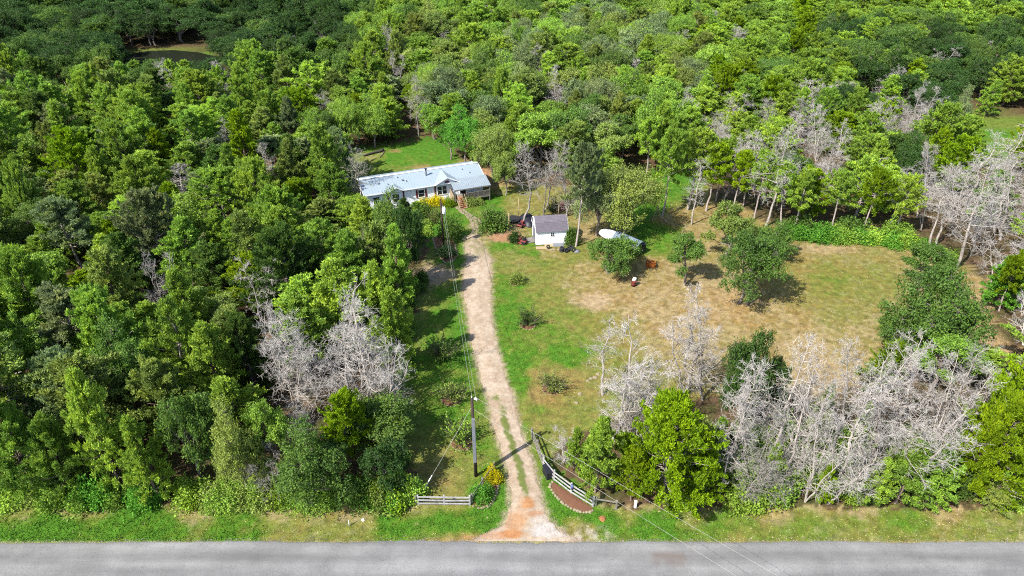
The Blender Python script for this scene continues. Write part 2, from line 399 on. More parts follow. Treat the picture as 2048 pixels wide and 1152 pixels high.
def soil_colour(X, Y):
    """ground colour at world points"""
    X = np.asarray(X, float); Y = np.asarray(Y, float)
    px, py, _ = P(X, Y, 0.0)
    wob = (fbm(X * .45, Y * .45, 3) - .5)
    qx = px + wob * 60 * np.clip((py + 300) / 1300, .1, 1); qy = py + (fbm(X * .45 + 31, Y * .45 + 9, 3) - .5) * 40 * np.clip((py + 300) / 1300, .1, 1)
    num_g = np.zeros(X.shape); num_b = np.zeros(X.shape); den = np.full(X.shape, 1e-9)
    for i in range(len(CTRL)):
        s = _cs[i]
        d2 = ((qx - _cx[i]) / (s * 1.5)) ** 2 + ((qy - _cy[i]) / s) ** 2
        w = 1.0 / (d2 + .06) ** 2
        num_g += w * _cg[i]; num_b += w * _cb[i]; den += w
    g = num_g / den; b = num_b / den
    g = g + .12 * (py > 1012); b = b * np.where(py > 1020, .75, 1)
    n1 = fbm(X * .9, Y * .9, 4); n2 = fbm(X * 2.3 + 40, Y * 2.3 + 11, 3); n3 = fbm(X * .22 + 5, Y * .22 + 3, 3)
    n4 = fbm(X * 5.0 + 9, Y * 3.2 + 2, 2)
    g = np.clip(g + .06 + (n1 - .5) * .6 + (n2 - .5) * .4 + (n4 - .5) * .25, 0, 1)
    b = np.clip((b + ((n2 - .5) * 1.3 + (n1 - .5) * .6 + (n4 - .5) * .9) * np.clip(.3 + 1.6 * b, 0, 1) - .2) * 2.3, 0, 1)
    g3 = g[:, None]
    col = np.where(g3 < .5, C_DRY + (C_MID - C_DRY) * (g3 / .5), C_MID + (C_LUSH - C_MID) * ((g3 - .5) / .5))
    col = col + (C_BARE - col) * (b * .6)[:, None]
    reddish = np.clip((n3 - .45) * 3, 0, 1)
    col = col * (1 + np.outer(reddish * (1 - g), [.06, -.05, -.1]))
    # forest floor
    clear = in_poly(px + (n1 - .5) * 40, py + (n2 - .5) * 30, CLEAR) | in_poly(px, py, CLEAR2) | in_poly(px, py, CLEAR3) | in_poly(px, py, POND_BANK)
    lit = C_LITTER + (C_LITTER2 - C_LITTER) * np.clip((n1 - .4) * 2.5, 0, 1)[:, None]
    col = np.where(clear[:, None], col, lit)
    # bare red clay beside the shed and behind the far wood
    for (cx, cy, rx, ry, c, k) in ((1012, 473, 34, 11, C_CLAY, 1), (1702, 213, 30, 10, C_CLAY, 1), (845, 334, 34, 4, C_CLAY, .5), (968, 350, 16, 16, C_CLAY, .8),
                                   (790, 302, 12, 4, C_CLAY, .5), (860, 550, 45, 16, C_GRAVEL2, .75), (955, 452, 22, 8, C_GRAVEL2, .45), (900, 1082, 60, 7, C_DRY, .7),
                                   (1195, 602, 26, 16, C_BARE, .8), (1660, 497, 55, 12, C_BARE, .45), (560, 1088, 3000, 5, C_BARE, .5)):
        d = ((px - cx) / rx) ** 2 + ((py - cy) / ry) ** 2
        w = np.clip((1.25 - d) * 1.2 + (n2 - .5) * 2.2, 0, 1) * k
        col = col + (c - col) * w[:, None]
    # loose gravel thrown out along the drive
    dy = np.array([d[0] for d in DRIVE][::-1], float); dl = np.array([d[1] for d in DRIVE][::-1], float); dr = np.array([d[2] for d in DRIVE][::-1], float)
    l = np.interp(py, dy, dl); r = np.interp(py, dy, dr)
    out = np.maximum(l - px, px - r) / np.maximum((py + 300) / 1300 * 10, 1)
    w = np.clip(.8 - out + (n2 - .5) * 2.2, 0, 1) * (py > 470) * (py < 1086) * .75
    col = col + (C_GRAVEL2 - col) * w[:, None]
    w = np.clip(1.0 - np.abs(px - 1175) / 60, 0, 1) * np.clip(1 - np.abs(py - 1068) / 22, 0, 1) * np.clip(.4 + (n2 - .5) * 4, 0, 1)
    col = col + (C_WHITE - col) * w[:, None]
    w = np.clip(1.0 - np.abs(px - 935) / 50, 0, 1) * np.clip(1 - np.abs(py - 1072) / 12, 0, 1) * np.clip(.4 + (n2 - .5) * 4, 0, 1)
    col = col + (C_ORANGE - col) * w[:, None]
    return np.clip(col, .01, .9)

# ------------------------------------------------------------------ ground, road, drive, pond
def axis_pts(segs):
    out = []
    for a, b, st in segs: out += list(np.arange(a, b, st))
    return np.array(out + [segs[-1][1]])

def wood_relief(X, Y):
    """gentle swells under the woods, flat in the clearing and on the road"""
    far = np.clip((Y - 118) / 60, 0, 1)
    return far * (fbm(X * .02 + 3, Y * .02 + 8, 3) - .5) * 3.0

gx = axis_pts([(-4000, -400, 600), (-400, -80, 16), (-80, -46, 2.0), (-46, 50, .3), (50, 90, 1.5), (90, 400, 16), (400, 4000, 600)])
gy = axis_pts([(-400, 0, 80), (0, 26, 4), (26, 90, .3), (90, 125, .7), (125, 300, 4.0), (300, 700, 50), (700, 5000, 600)])
XX, YY = np.meshgrid(gx, gy); nx, ny = len(gx), len(gy)
gX, gY = XX.ravel(), YY.ravel()
gZ = wood_relief(gX, gY)
pond_w = np.array([tuple(G(*p))[:2] for p in POND_PX])
ppx, ppy, _ = P(gX, gY, 0.0)
idx = np.arange(nx * ny).reshape(ny, nx)
quads = np.stack([idx[:-1, :-1], idx[:-1, 1:], idx[1:, 1:], idx[1:, :-1]], -1).reshape(-1, 4)
pond_z = -0.9
bank = in_poly(ppx, ppy, POND_BANK)
gZ = np.where(bank, gZ * 0 - 0.2, gZ)
pcx, pcy = pond_w.mean(0)
gZ = np.where(in_poly(ppx, ppy, POND_PX), -1.6, gZ)
ground = new_obj("ground", np_mesh("ground", np.stack([gX, gY, gZ], 1), quads, mats=[M['ground']], colors={"soil": soil_colour(gX, gY)}, smooth=True))
tag(ground, "lawn, bare soil and leaf litter of the wooded lot", kind='structure')

# pond
m, nt, b = mat_new("pond_water")
b.inputs["Base Color"].default_value = (.016, .02, .012, 1); b.inputs["Roughness"].default_value = .05
nz = nt.nodes.new("ShaderNodeTexNoise"); nz.inputs["Scale"].default_value = 1.5
bp = nt.nodes.new("ShaderNodeBump"); bp.inputs["Strength"].default_value = .12; bp.inputs["Distance"].default_value = .05
nt.links.new(nz.outputs["Fac"], bp.inputs["Height"]); nt.links.new(bp.outputs[0], b.inputs["Normal"])
mb = MB(); mb.sheet([(pcx + (x - pcx) * 1.12, pcy + (y - pcy) * 1.15) for x, y in pond_w], -0.12)
tag(mb.build("pond", m), "still dark brown pond ringed by trees", kind='structure')

# road
def road_edge(x): return 34.05 + 0.00006 * (x - 2) ** 2 * -1.0 - .06 * np.sin(x * .9) * .4
rx = np.concatenate([np.arange(-400, -45, 12), np.arange(-45, 48, .25), np.arange(48, 401, 12)])
ryn = np.array([0, .015, .03, .06, .12, .2, .3, .4, .5, .6, .7, .8, .9, 1.0])
edge_far = road_edge(rx) + (fbm(rx * .31, rx * 0 + 3, 6) - .5) * .32 + (vnoise(rx * 3.7, rx * 0 + 71) - .5) * .10 + np.where((rx > -4) & (rx < 5), (fbm(rx * 2.2, rx * 0 + 9, 3) - .55) * .55, 0)
edge_near = 27.3 + (fbm(rx * 1.1, rx * 0 + 53, 4) - .5) * .4
RX, RN = np.meshgrid(rx, ryn); EF = np.broadcast_to(edge_far, RX.shape); EN = np.broadcast_to(edge_near, RX.shape)
RY = EF + (EN - EF) * RN
RZ = .03 + .07 * np.sin(RN * math.pi)
RZ[0, :] = -.03; RZ[-1, :] = -.03
n_r, n_c = RX.shape; idx = np.arange(n_r * n_c).reshape(n_r, n_c)
quads = np.stack([idx[:-1, :-1], idx[1:, :-1], idx[1:, 1:], idx[:-1, 1:]], -1).reshape(-1, 4)
m, nt, b = mat_new("chip_seal_asphalt")
N = nt.nodes.new; L = nt.links.new
tc = N("ShaderNodeTexCoord"); mp = N("ShaderNodeMapping"); mp.inputs["Scale"].default_value = (.09, .9, 1); L(tc.outputs["Object"], mp.inputs[0])
n1 = N("ShaderNodeTexNoise"); n1.inputs["Scale"].default_value = 1.0; n1.inputs["Detail"].default_value = 5; L(mp.outputs[0], n1.inputs["Vector"])
n2 = N("ShaderNodeTexNoise"); n2.inputs["Scale"].default_value = 14.0; n2.inputs["Detail"].default_value = 4; n2.inputs["Roughness"].default_value = .8; L(tc.outputs["Object"], n2.inputs["Vector"])
n3 = N("ShaderNodeTexNoise"); n3.inputs["Scale"].default_value = .55; n3.inputs["Detail"].default_value = 5; L(tc.outputs["Object"], n3.inputs["Vector"])
r1 = N("ShaderNodeValToRGB"); r1.color_ramp.elements[0].position = .3; r1.color_ramp.elements[1].position = .7
r1.color_ramp.elements[0].color = alb(154, 153, 153) + (1,); r1.color_ramp.elements[1].color = alb(186, 185, 184) + (1,)
L(n1.outputs["Fac"], r1.inputs[0])
mr = N("ShaderNodeMapRange"); mr.inputs["From Min"].default_value = .25; mr.inputs["From Max"].default_value = .75; mr.inputs["To Min"].default_value = .62; mr.inputs["To Max"].default_value = 1.38; L(n2.outputs["Fac"], mr.inputs[0])
mr3 = N("ShaderNodeMapRange"); mr3.inputs["From Min"].default_value = .35; mr3.inputs["From Max"].default_value = .65; mr3.inputs["To Min"].default_value = .9; mr3.inputs["To Max"].default_value = 1.1; L(n3.outputs["Fac"], mr3.inputs[0])
mm = N("ShaderNodeMath"); mm.operation = 'MULTIPLY'; L(mr.outputs[0], mm.inputs[0]); L(mr3.outputs[0], mm.inputs[1])
vs = N("ShaderNodeVectorMath"); vs.operation = 'SCALE'; L(r1.outputs[0], vs.inputs[0]); L(mm.outputs[0], vs.inputs["Scale"])
sx = N("ShaderNodeSeparateXYZ"); L(tc.outputs["Object"], sx.inputs[0])
wv = N("ShaderNodeMath"); wv.operation = 'SINE'; ws = N("ShaderNodeMath"); ws.operation = 'MULTIPLY_ADD'; ws.inputs[1].default_value = 3.6; ws.inputs[2].default_value = .6; L(sx.outputs["Y"], ws.inputs[0]); L(ws.outputs[0], wv.inputs[0])
wm = N("ShaderNodeMapRange"); wm.inputs["From Min"].default_value = -1; wm.inputs["To Min"].default_value = .89; wm.inputs["To Max"].default_value = 1.07; L(wv.outputs[0], wm.inputs[0])
vo = N("ShaderNodeTexVoronoi"); vo.feature = 'DISTANCE_TO_EDGE'; vo.inputs["Scale"].default_value = .38
nw = N("ShaderNodeTexNoise"); nw.inputs["Scale"].default_value = 1.2; nw.inputs["Detail"].default_value = 4; L(tc.outputs["Object"], nw.inputs["Vector"])
av = N("ShaderNodeVectorMath"); av.operation = 'MULTIPLY_ADD'; av.inputs[1].default_value = (1.6, 1.6, 1.6); L(nw.outputs["Color"], av.inputs[0]); L(tc.outputs["Object"], av.inputs[2]); L(av.outputs[0], vo.inputs["Vector"])
ck = N("ShaderNodeMapRange"); ck.inputs["From Min"].default_value = .004; ck.inputs["From Max"].default_value = .014; ck.inputs["To Min"].default_value = .87; ck.inputs["To Max"].default_value = 1.0; L(vo.outputs["Distance"], ck.inputs[0])
m2 = N("ShaderNodeMath"); m2.operation = 'MULTIPLY'; L(mm.outputs[0], m2.inputs[0]); L(wm.outputs[0], m2.inputs[1])
m3 = N("ShaderNodeMath"); m3.operation = 'MULTIPLY'; L(m2.outputs[0], m3.inputs[0]); L(ck.outputs[0], m3.inputs[1]); L(m3.outputs[0], vs.inputs["Scale"])
at = N("ShaderNodeAttribute"); at.attribute_name = "dusty"
mx = N("ShaderNodeMix"); mx.data_type = 'RGBA'; L(at.outputs["Fac"], mx.inputs["Factor"]); L(vs.outputs[0], mx.inputs["A"]); mx.inputs["B"].default_value = alb(150, 130, 118) + (1,)
L(mx.outputs["Result"], b.inputs["Base Color"]); b.inputs["Roughness"].default_value = .85; b.inputs["Specular IOR Level"].default_value = .2
bp = N("ShaderNodeBump"); bp.inputs["Strength"].default_value = .5; bp.inputs["Distance"].default_value = .02; L(n2.outputs["Fac"], bp.inputs["Height"]); L(bp.outputs[0], b.inputs["Normal"])
rpx, rpy, _ = P(RX.ravel(), RY.ravel(), 0)
dust = np.clip(1.1 - (((rpx - 1345) / 60) ** 2 + ((rpy - 1116) / 12) ** 2) + (fbm(RX.ravel() * 3, RY.ravel() * 3, 3) - .5) * 2.5, 0, 1) * .6
dust = np.maximum(dust, np.clip(1 - np.abs(rpx - 1060) / 130, 0, 1) * np.clip(1 - (rpy - 1076) / 14, 0, 1) * .55 * fbm(RX.ravel() * 2, RY.ravel() * 2, 3) * 1.6)
road = new_obj("road", np_mesh("road", np.stack([RX.ravel(), RY.ravel(), RZ.ravel()], 1), quads, mats=[m], attrs={"dusty": np.clip(dust, 0, 1)}, smooth=True))
tag(road, "grey chip-seal country road with broken edges", kind='structure')

# drive: a crowned gravel ribbon with wheel tracks
dys = np.linspace(1083, 470, 260); nc = 29
DR_Y = np.array([d[0] for d in DRIVE][::-1], float); DR_L = np.array([d[1] for d in DRIVE][::-1], float); DR_R = np.array([d[2] for d in DRIVE][::-1], float)
dv = []; dc = []
for i, yy in enumerate(dys):
    l = G(float(np.interp(yy, DR_Y, DR_L)), yy); r = G(float(np.interp(yy, DR_Y, DR_R)), yy)
    w = (r - l).length
    nl = (float(fbm(np.array([l.y * 1.6]), np.array([3.0]), 4)[0]) - .5) * (.9 if yy < 1040 else 2.0)
    nr = (float(fbm(np.array([l.y * 1.6]), np.array([33.0]), 4)[0]) - .5) * (.9 if yy < 1040 else 2.0)
    l = l + Vector((nl * .5 + .12, 0, 0)); r = r + Vector((nr * .5 - .12, 0, 0))
    for k in range(nc):
        t = k / (nc - 1)
        p = l.lerp(r, t)
        dv.append((p.x, p.y, -.02 if k in (0, nc - 1) else .012 + .05 * math.sin(math.pi * t) + (.0 if not (.42 < t < .58) else .015)))
dv = np.array(dv); tt = np.tile(np.linspace(0, 1, nc), len(dys)); yyv = np.repeat(dys, nc)
dpx, dpy, _ = P(dv[:, 0], dv[:, 1], 0)
n1 = fbm(dv[:, 0] * 1.3, dv[:, 1] * 1.3, 4); n2 = fbm(dv[:, 0] * 4, dv[:, 1] * 4, 3)
dcol = C_GRAVEL2 + (C_GRAVEL - C_GRAVEL2) * np.clip(.55 + (n1 - .5) * 2.2 + (n2 - .5) * .8, 0, 1)[:, None]
strip = np.clip(1.25 - np.abs(tt - .47) / .15, 0, 1) * np.clip((yyv - 800) / 40, 0, 1) * np.clip((1000 - yyv) / 25, 0, 1)
strip = np.clip(strip * 1.6 + (n2 - .55) * 1.8 * (strip > 0), 0, 1)
strip = np.maximum(strip, np.clip(1 - (((dpx - 995) / 22) ** 2 + ((dpy - 795) / 10) ** 2), 0, 1) * np.clip((n2 - .45) * 6, 0, 1))
dcol = dcol + (A3(132, 146, 72) - dcol) * (strip * .95)[:, None]
up = np.clip((525 - yyv) / 25, 0, 1) * np.clip((n1 - .4) * 5, 0, 1) * .7          # weeds where the drive runs out
dcol = dcol + (A3(150, 146, 84) - dcol) * up[:, None]
edge = np.clip(1 - np.minimum(tt, 1 - tt) / .12, 0, 1) * np.clip(.5 + (n2 - .5) * 4, 0, 1)
dcol = dcol + (A3(176, 150, 110) - dcol) * (edge * .7)[:, None]
for (cx, cy, rx_, ry_, c, k) in ((1022, 1069, 26, 10, A3(226, 148, 82), .85), (1056, 1008, 13, 13, A3(224, 156, 96), .8), (1070, 1028, 18, 7, A3(214, 146, 100), .6), (1030, 1045, 22, 26, C_ORANGE, .75),
                               (985, 1072, 40, 9, A3(220, 156, 108), .6), (1100, 1062, 46, 16, C_WHITE, .9), (1085, 1045, 24, 16, C_WHITE, .5), (1045, 1020, 14, 30, C_ORANGE, .4)):
    d = ((dpx - cx) / rx_) ** 2 + ((dpy - cy) / ry_) ** 2
    w = np.clip((1.2 - d) * 1.3 + (n2 - .5) * 1.6, 0, 1) * k * (d < 2.5)
    dcol = dcol + (c - dcol) * w[:, None]
idx = np.arange(len(dys) * nc).reshape(len(dys), nc)
quads = np.stack([idx[:-1, :-1], idx[:-1, 1:], idx[1:, 1:], idx[1:, :-1]], -1).reshape(-1, 4)
drive = new_obj("driveway", np_mesh("driveway", dv, quads, mats=[M['gravel']], colors={"soil": np.clip(dcol, .01, .95)}, smooth=True))
tag(drive, "pale gravel driveway with two wheel tracks", kind='structure')

# ------------------------------------------------------------------ tree prototypes (meshes shared by the copies)
def unit(v): return v / np.maximum(np.linalg.norm(v, axis=-1, keepdims=True), 1e-9)

def kites(pos, dirs, length, width, r, lift=.12, face=None):
    """one slim folded leaf spray (quad) per row"""
    n = len(pos)
    rnd = r.normal(size=(n, 3))
    if face is not None: rnd = np.cross(dirs, face + rnd * .5)          # sprays are held flat towards the light
    side = unit(np.cross(dirs, rnd)) if face is None else unit(rnd); nrm = np.cross(side, dirs)
    L = length[:, None]; W = width[:, None]
    v = np.stack([pos, pos + dirs * L * .5 + side * W * .5 + nrm * L * lift, pos + dirs * L, pos + dirs * L * .5 - side * W * .5 + nrm * L * lift], 1)
    return v.reshape(-1, 3), np.arange(n * 4).reshape(n, 4)

def sticks(a, b, ra, rb, n=3):
    """open tapered n-sided sticks from a to b"""
    m = len(a); d = unit(b - a)
    ref = np.where(np.abs(d[:, 2:3]) < .9, [[0, 0, 1.]], [[1., 0, 0]])
    s = unit(np.cross(d, ref)); u = np.cross(d, s)
    vs = []
    for k in range(n):
        t = 2 * math.pi * k / n
        o = s * math.cos(t) + u * math.sin(t)
        vs.append(a + o * ra[:, None]); vs.append(b + o * rb[:, None])
    v = np.stack(vs, 1).reshape(-1, 3)
    base = (np.arange(m) * 2 * n)[:, None]
    q = []
    for k in range(n):
        k2 = (k + 1) % n
        q.append(np.concatenate([base + 2 * k, base + 2 * k2, base + 2 * k2 + 1, base + 2 * k + 1], 1))
    return v, np.concatenate(q, 0)

def trunk_path(H, r, bend=.04, n=9, lean=(0, 0)):
    t = np.linspace(0, 1, n)
    x = np.cumsum(r.normal(size=n)) * bend * H / 3 + lean[0] * H * t; y = np.cumsum(r.normal(size=n)) * bend * H / 3 + lean[1] * H * t
    x -= x[0]; y -= y[0]
    return np.stack([x, y, t * H], 1)

def along(path, t):
    k = np.clip(np.asarray(t) * (len(path) - 1), 0, len(path) - 1.0001); i = k.astype(int); f = (k - i)[:, None]
    return path[i] * (1 - f) + path[i + 1] * f

def tube_arr(path, rad, n=8):
    vs = []; m = len(path)
    for k in range(n):
        t = 2 * math.pi * k / n
        vs.append(path + np.stack([np.cos(t) * rad, np.sin(t) * rad, 0 * rad], 1))
    v = np.stack(vs, 1).reshape(-1, 3)
    q = [(i * n + k, i * n + (k + 1) % n, (i + 1) * n + (k + 1) % n, (i + 1) * n + k) for i in range(m - 1) for k in range(n)]
    return v, np.array(q)

def merge(parts):
    vs = []; qs = []; o = 0
    for v, q in parts:
        vs.append(v); qs.append(q + o); o += len(v)
    return np.concatenate(vs), np.concatenate(qs)

def make_cedar(seed, H=8.0, R=2.5, low=.1, nb=120, spl=.27, dens=1.15, power=.8):
    r = np.random.default_rng(seed)
    path = trunk_path(H, r, .03)
    t = low + (1 - low) * r.random(nb) ** .9
    t = np.sort(t)
    az = np.arange(nb) * 2.39996 + r.normal(size=nb) * .4
    u = (t - low) / (1 - low)
    prof = (1.02 - u) ** power * np.minimum(1, (u + .1) / .3) ** .6
    lob = 1 + .28 * np.sin(az * 2 + r.random() * 6) + .22 * np.sin(az * 3 + u * 7 + r.random() * 6)
    ln = R * prof * lob * r.uniform(.6, 1.15, nb) + .25
    el = np.radians(8 + 42 * u + r.normal(size=nb) * 9)
    hd = np.stack([np.cos(az), np.sin(az), 0 * az], 1)
    start = along(path, t * .97)
    end = start + hd * (ln * np.cos(el))[:, None] + np.array([0, 0, 1.]) * (ln * np.sin(el))[:, None]
    mid = (start + end) / 2 - np.array([0, 0, 1.]) * (ln * .06)[:, None]
    woods = [tube_arr(path, np.linspace(.16, .02, len(path)) * H / 8, 7)]
    br = .012 + .012 * ln
    woods.append(sticks(start, mid, br, br * .7)); woods.append(sticks(mid, end, br * .7, br * .15))
    # tufts along the outer part of every branch
    P0 = []; D0 = []; S0 = []; T0 = []; F0 = []
    for i in range(nb):
        k = max(3, int(round((3 + ln[i] * 3.9) * dens)))
        s = 1.06 - .72 * r.random(k) ** 1.35
        c = start[i] * (1 - s)[:, None] + end[i] * s[:, None]
        c += r.normal(size=(k, 3)) * np.array([.18, .18, .10]) * (1.15 - .4 * s)[:, None] * min(1, .4 + ln[i] / 2)
        bd = unit(end[i] - start[i])
        tint = np.clip(r.normal(.5, .2), 0, 1)
        for j in range(k):
            m = r.integers(17, 25)
            dirs = unit(bd * .75 + np.array([0, 0, .75]) + r.normal(size=(m, 3)) * .62)
            P0.append(c[j] + dirs * r.uniform(-.02, .1, m)[:, None] + r.normal(size=(m, 3)) * .07); D0.append(dirs); F0.append(np.repeat((bd * .7 + np.array([0, 0, .7]))[None], m, 0))
            S0.append(spl * r.uniform(.6, 1.25, m)); T0.append(np.clip(tint + r.normal(0, .12) + r.normal(size=m) * .13, 0, 1))
    P0 = np.concatenate(P0); D0 = np.concatenate(D0); S0 = np.concatenate(S0); T0 = np.concatenate(T0)
    # leader
    v, q = kites(P0, D0, S0, S0 * .36, r, face=np.concatenate(F0))
    crown = np_mesh("cedar_crown", v, q, mats=[M['cedar']], attrs={"tint": np.repeat(T0, 4)})
    v, q = merge(woods)
    return np_mesh("cedar_trunk", v, q, mats=[M['bark']], smooth=True), crown

def make_oak(seed, H=7.0, R=3.0, base=.3, lobes=16, leaf=.165, n=9000, trunks=1, ragged=.26):
    r = np.random.default_rng(seed)
    woods = []; cs = []; rs = []
    tops = []
    for k in range(trunks):
        off = np.array([(k - (trunks - 1) / 2) * .9, r.normal() * .15, 0])
        path = trunk_path(H * .6, r, .07, lean=((k - (trunks - 1) / 2) * .12, 0)) + off
        woods.append(tube_arr(path, np.linspace(.2, .07, len(path)) * H / 7, 8)); tops.append(path)
    for i in range(lobes):
        a = i * 2.39996 + r.normal() * .3; q = math.sqrt((i + .5) / lobes)
        rad = R * .84 * q * r.uniform(.8, 1.15)
        zc = H * (base + (1 - base) * (.30 + .44 * math.sqrt(max(0, 1 - q * q)) + r.normal() * .10))
        if i % 3 == 2: zc -= H * .16
        cs.append((rad * math.cos(a), rad * math.sin(a), zc)); rs.append(R * r.choice((.16, .21, .27, .35)) * r.uniform(.9, 1.1))
    cs = np.array(cs); rs = np.array(rs)
    for i in range(lobes):
        p = tops[i % trunks]; st = p[r.integers(3, len(p) - 1)]
        md = (st + cs[i]) / 2 + r.normal(size=3) * .2
        rr = .05 * H / 7
        woods.append(sticks(np.array([st, md]), np.array([md, cs[i]]), np.array([rr * 1.3, rr]), np.array([rr, rr * .35]), 5))
        k = 14
        tip = cs[i] + unit(r.normal(size=(k, 3))) * rs[i] * r.uniform(.7, 1.2, (k, 1))
        woods.append(sticks(np.repeat(cs[i][None], k, 0), tip, np.full(k, rr * .35), np.full(k, rr * .08)))
    w = rs ** 2; pick = r.choice(lobes, n, p=w / w.sum())
    # leaves hang in small clumps round each limb end
    nclump = n // 24
    pc = r.choice(lobes, nclump, p=w / w.sum())
    d = unit(r.normal(size=(nclump, 3)) + np.array([0, 0, .25]))
    rad = rs[pc] * (r.uniform(.45, 1.0, nclump) ** .5) * (1 + r.normal(size=nclump) * ragged)
    cc = cs[pc] + d * rad[:, None] * np.array([1.1, 1.1, .8])
    ct = np.clip(r.normal(.5, .26, nclump), 0, 1)
    k = r.integers(0, nclump, n)
    pos = cc[k] + r.normal(size=(n, 3)) * .135 * R / 3
    dirs = unit(d[k] * .5 + r.normal(size=(n, 3)))
    S = leaf * r.uniform(.6, 1.3, n)
    v, q = kites(pos, dirs, S, S * .75, r, lift=.18, face=d[k] + np.array([0, 0, .35]))
    T = np.clip(ct[k] + r.normal(size=n) * .14, 0, 1)
    crown = np_mesh("oak_crown", v, q, mats=[M['leaf']], attrs={"tint": np.repeat(T, 4)})
    v, q = merge(woods)
    return np_mesh("oak_trunk", v, q, mats=[M['bark']], smooth=True), crown

def make_dead(seed, H=9.0, R=2.3, low=.3, nb=44, sec=9, ter=6, forks=1, thick=1.0, up=25, twig=1.0):
    r = np.random.default_rng(seed)
    woods = []; fine = []
    paths = []
    for k in range(forks):
        lean = (0, 0) if forks == 1 else (r.normal() * .16, r.normal() * .16)
        p = trunk_path(H * (1 - .1 * k), r, .05, lean=lean, n=11)
        p[:, :2] += 0 if k == 0 else 0
        paths.append(p); woods.append(tube_arr(p, np.linspace(.125 if k == 0 else .095, .018, 11) * thick * H / 9, 7))
    for i in range(nb):
        p = paths[i % forks]; t = low + (1 - low) * (i + r.random()) / nb
        u = (t - low) / (1 - low)
        st = along(p, [t * .985])[0]
        a = i * 2.39996 + r.normal() * .5
        ln = (R * (1.0 - .72 * u) * min(1, .55 + u * 1.8) + .2) * r.uniform(.55, 1.2)
        el = math.radians(up * .3 + up * 1.1 * u + r.normal() * 13)
        d = np.array([math.cos(a) * math.cos(el), math.sin(a) * math.cos(el), math.sin(el)])
        m1 = st + d * ln * .5; d2 = unit(d + np.array([0, 0, .1]) + r.normal(size=3) * .28); e = m1 + d2 * ln * .5
        r0 = (.010 + .011 * ln) * thick
        woods.append(sticks(np.array([st, m1]), np.array([m1, e]), np.array([r0, r0 * .7]), np.array([r0 * .7, r0 * .25]), 4))
        s = r.uniform(.2, 1, sec)
        b0 = np.where((s < .5)[:, None], st + (m1 - st) * (s / .5)[:, None], m1 + (e - m1) * ((s - .5) / .5)[:, None])
        dd = unit(d2 * .75 + np.array([0, 0, .12]) + r.normal(size=(sec, 3)) * .7)
        l2 = ln * r.uniform(.2, .5, sec) * (1.2 - .5 * s) + .12
        b1 = b0 + dd * l2[:, None]
        woods.append(sticks(b0, b1, np.full(sec, r0 * .45), np.full(sec, .006)))
        k = np.repeat(np.arange(sec), ter); q = r.uniform(.15, 1, sec * ter)
        c0 = b0[k] + (b1 - b0)[k] * q[:, None]
        d3 = unit(dd[k] * .8 + np.array([0, 0, .08]) + r.normal(size=(sec * ter, 3)) * .7)
        l3 = (l2[k] * r.uniform(.3, .7, sec * ter) + .1) * twig
        cm = c0 + d3 * (l3 * .55)[:, None]; d4 = unit(d3 + r.normal(size=d3.shape) * .45)
        fine.append(sticks(c0, cm, np.full(len(k), .009), np.full(len(k), .007)))
        fine.append(sticks(cm, cm + d4 * (l3 * .5)[:, None], np.full(len(k), .007), np.full(len(k), .0035)))
    v, q = merge(woods); vf, qf = merge(fine)
    return np_mesh("dead_trunk", v, q, mats=[M['bark']], smooth=True), np_mesh("dead_twigs", vf, qf, mats=[M['bark']])

def make_shrub(seed, R=1.0, H=1.2, n=1900, leaf=.17, spiky=0.0, stems=9):
    r = np.random.default_rng(seed)
    d = unit(r.normal(size=(n // 6, 3))); d[:, 2] = np.abs(d[:, 2])
    rad = (r.uniform(.35, 1, len(d)) ** .6) * (1 + .25 * np.sin(np.arctan2(d[:, 1], d[:, 0]) * 3 + seed) + r.normal(size=len(d)) * .12)
    cc = d * rad[:, None] * np.array([R, R, H]); ct = np.clip(r.normal(.5, .2, len(d)), 0, 1)
    k = r.integers(0, len(d), n)
    if spiky:                                   # long arching canes
        m = stems * 5
        a = r.uniform(0, 2 * math.pi, m); e = np.radians(r.uniform(25, 80, m))
        dd = np.stack([np.cos(a) * np.cos(e), np.sin(a) * np.cos(e), np.sin(e)], 1)
        tip = dd * (r.uniform(.6, 1.45, m) * max(R, H))[:, None]
        kk = r.integers(0, m, n); s = r.uniform(.2, 1, n)
        pos = tip[kk] * s[:, None] + r.normal(size=(n, 3)) * .06; dirs = unit(dd[kk] + r.normal(size=(n, 3)) * .6); ctk = np.clip(r.normal(.5, .2, m), 0, 1)[kk]
        wv = sticks(np.zeros((m, 3)), tip, np.full(m, .03), np.full(m, .006))
    else:
        pos = cc[k] + r.normal(size=(n, 3)) * .1 * R; dirs = unit(d[k] * .7 + r.normal(size=(n, 3)) * .8); ctk = ct[k]
        tip = unit(r.normal(size=(stems, 3)) * np.array([1, 1, .4]) + np.array([0, 0, .9])) * np.array([R, R, H]) * .85
        wv = sticks(np.zeros((stems, 3)), tip, np.full(stems, .03), np.full(stems, .006))
    S = leaf * r.uniform(.6, 1.3, n)
    v, q = kites(pos, dirs, S, S * (.38 if spiky else .6), r, .15)
    crown = np_mesh("shrub_leaves", v, q, mats=[M['leaf']], attrs={"tint": np.repeat(np.clip(ctk + r.normal(size=n) * .14, 0, 1), 4)})
    return np_mesh("shrub_stems", wv[0], wv[1], mats=[M['bark']]), crown

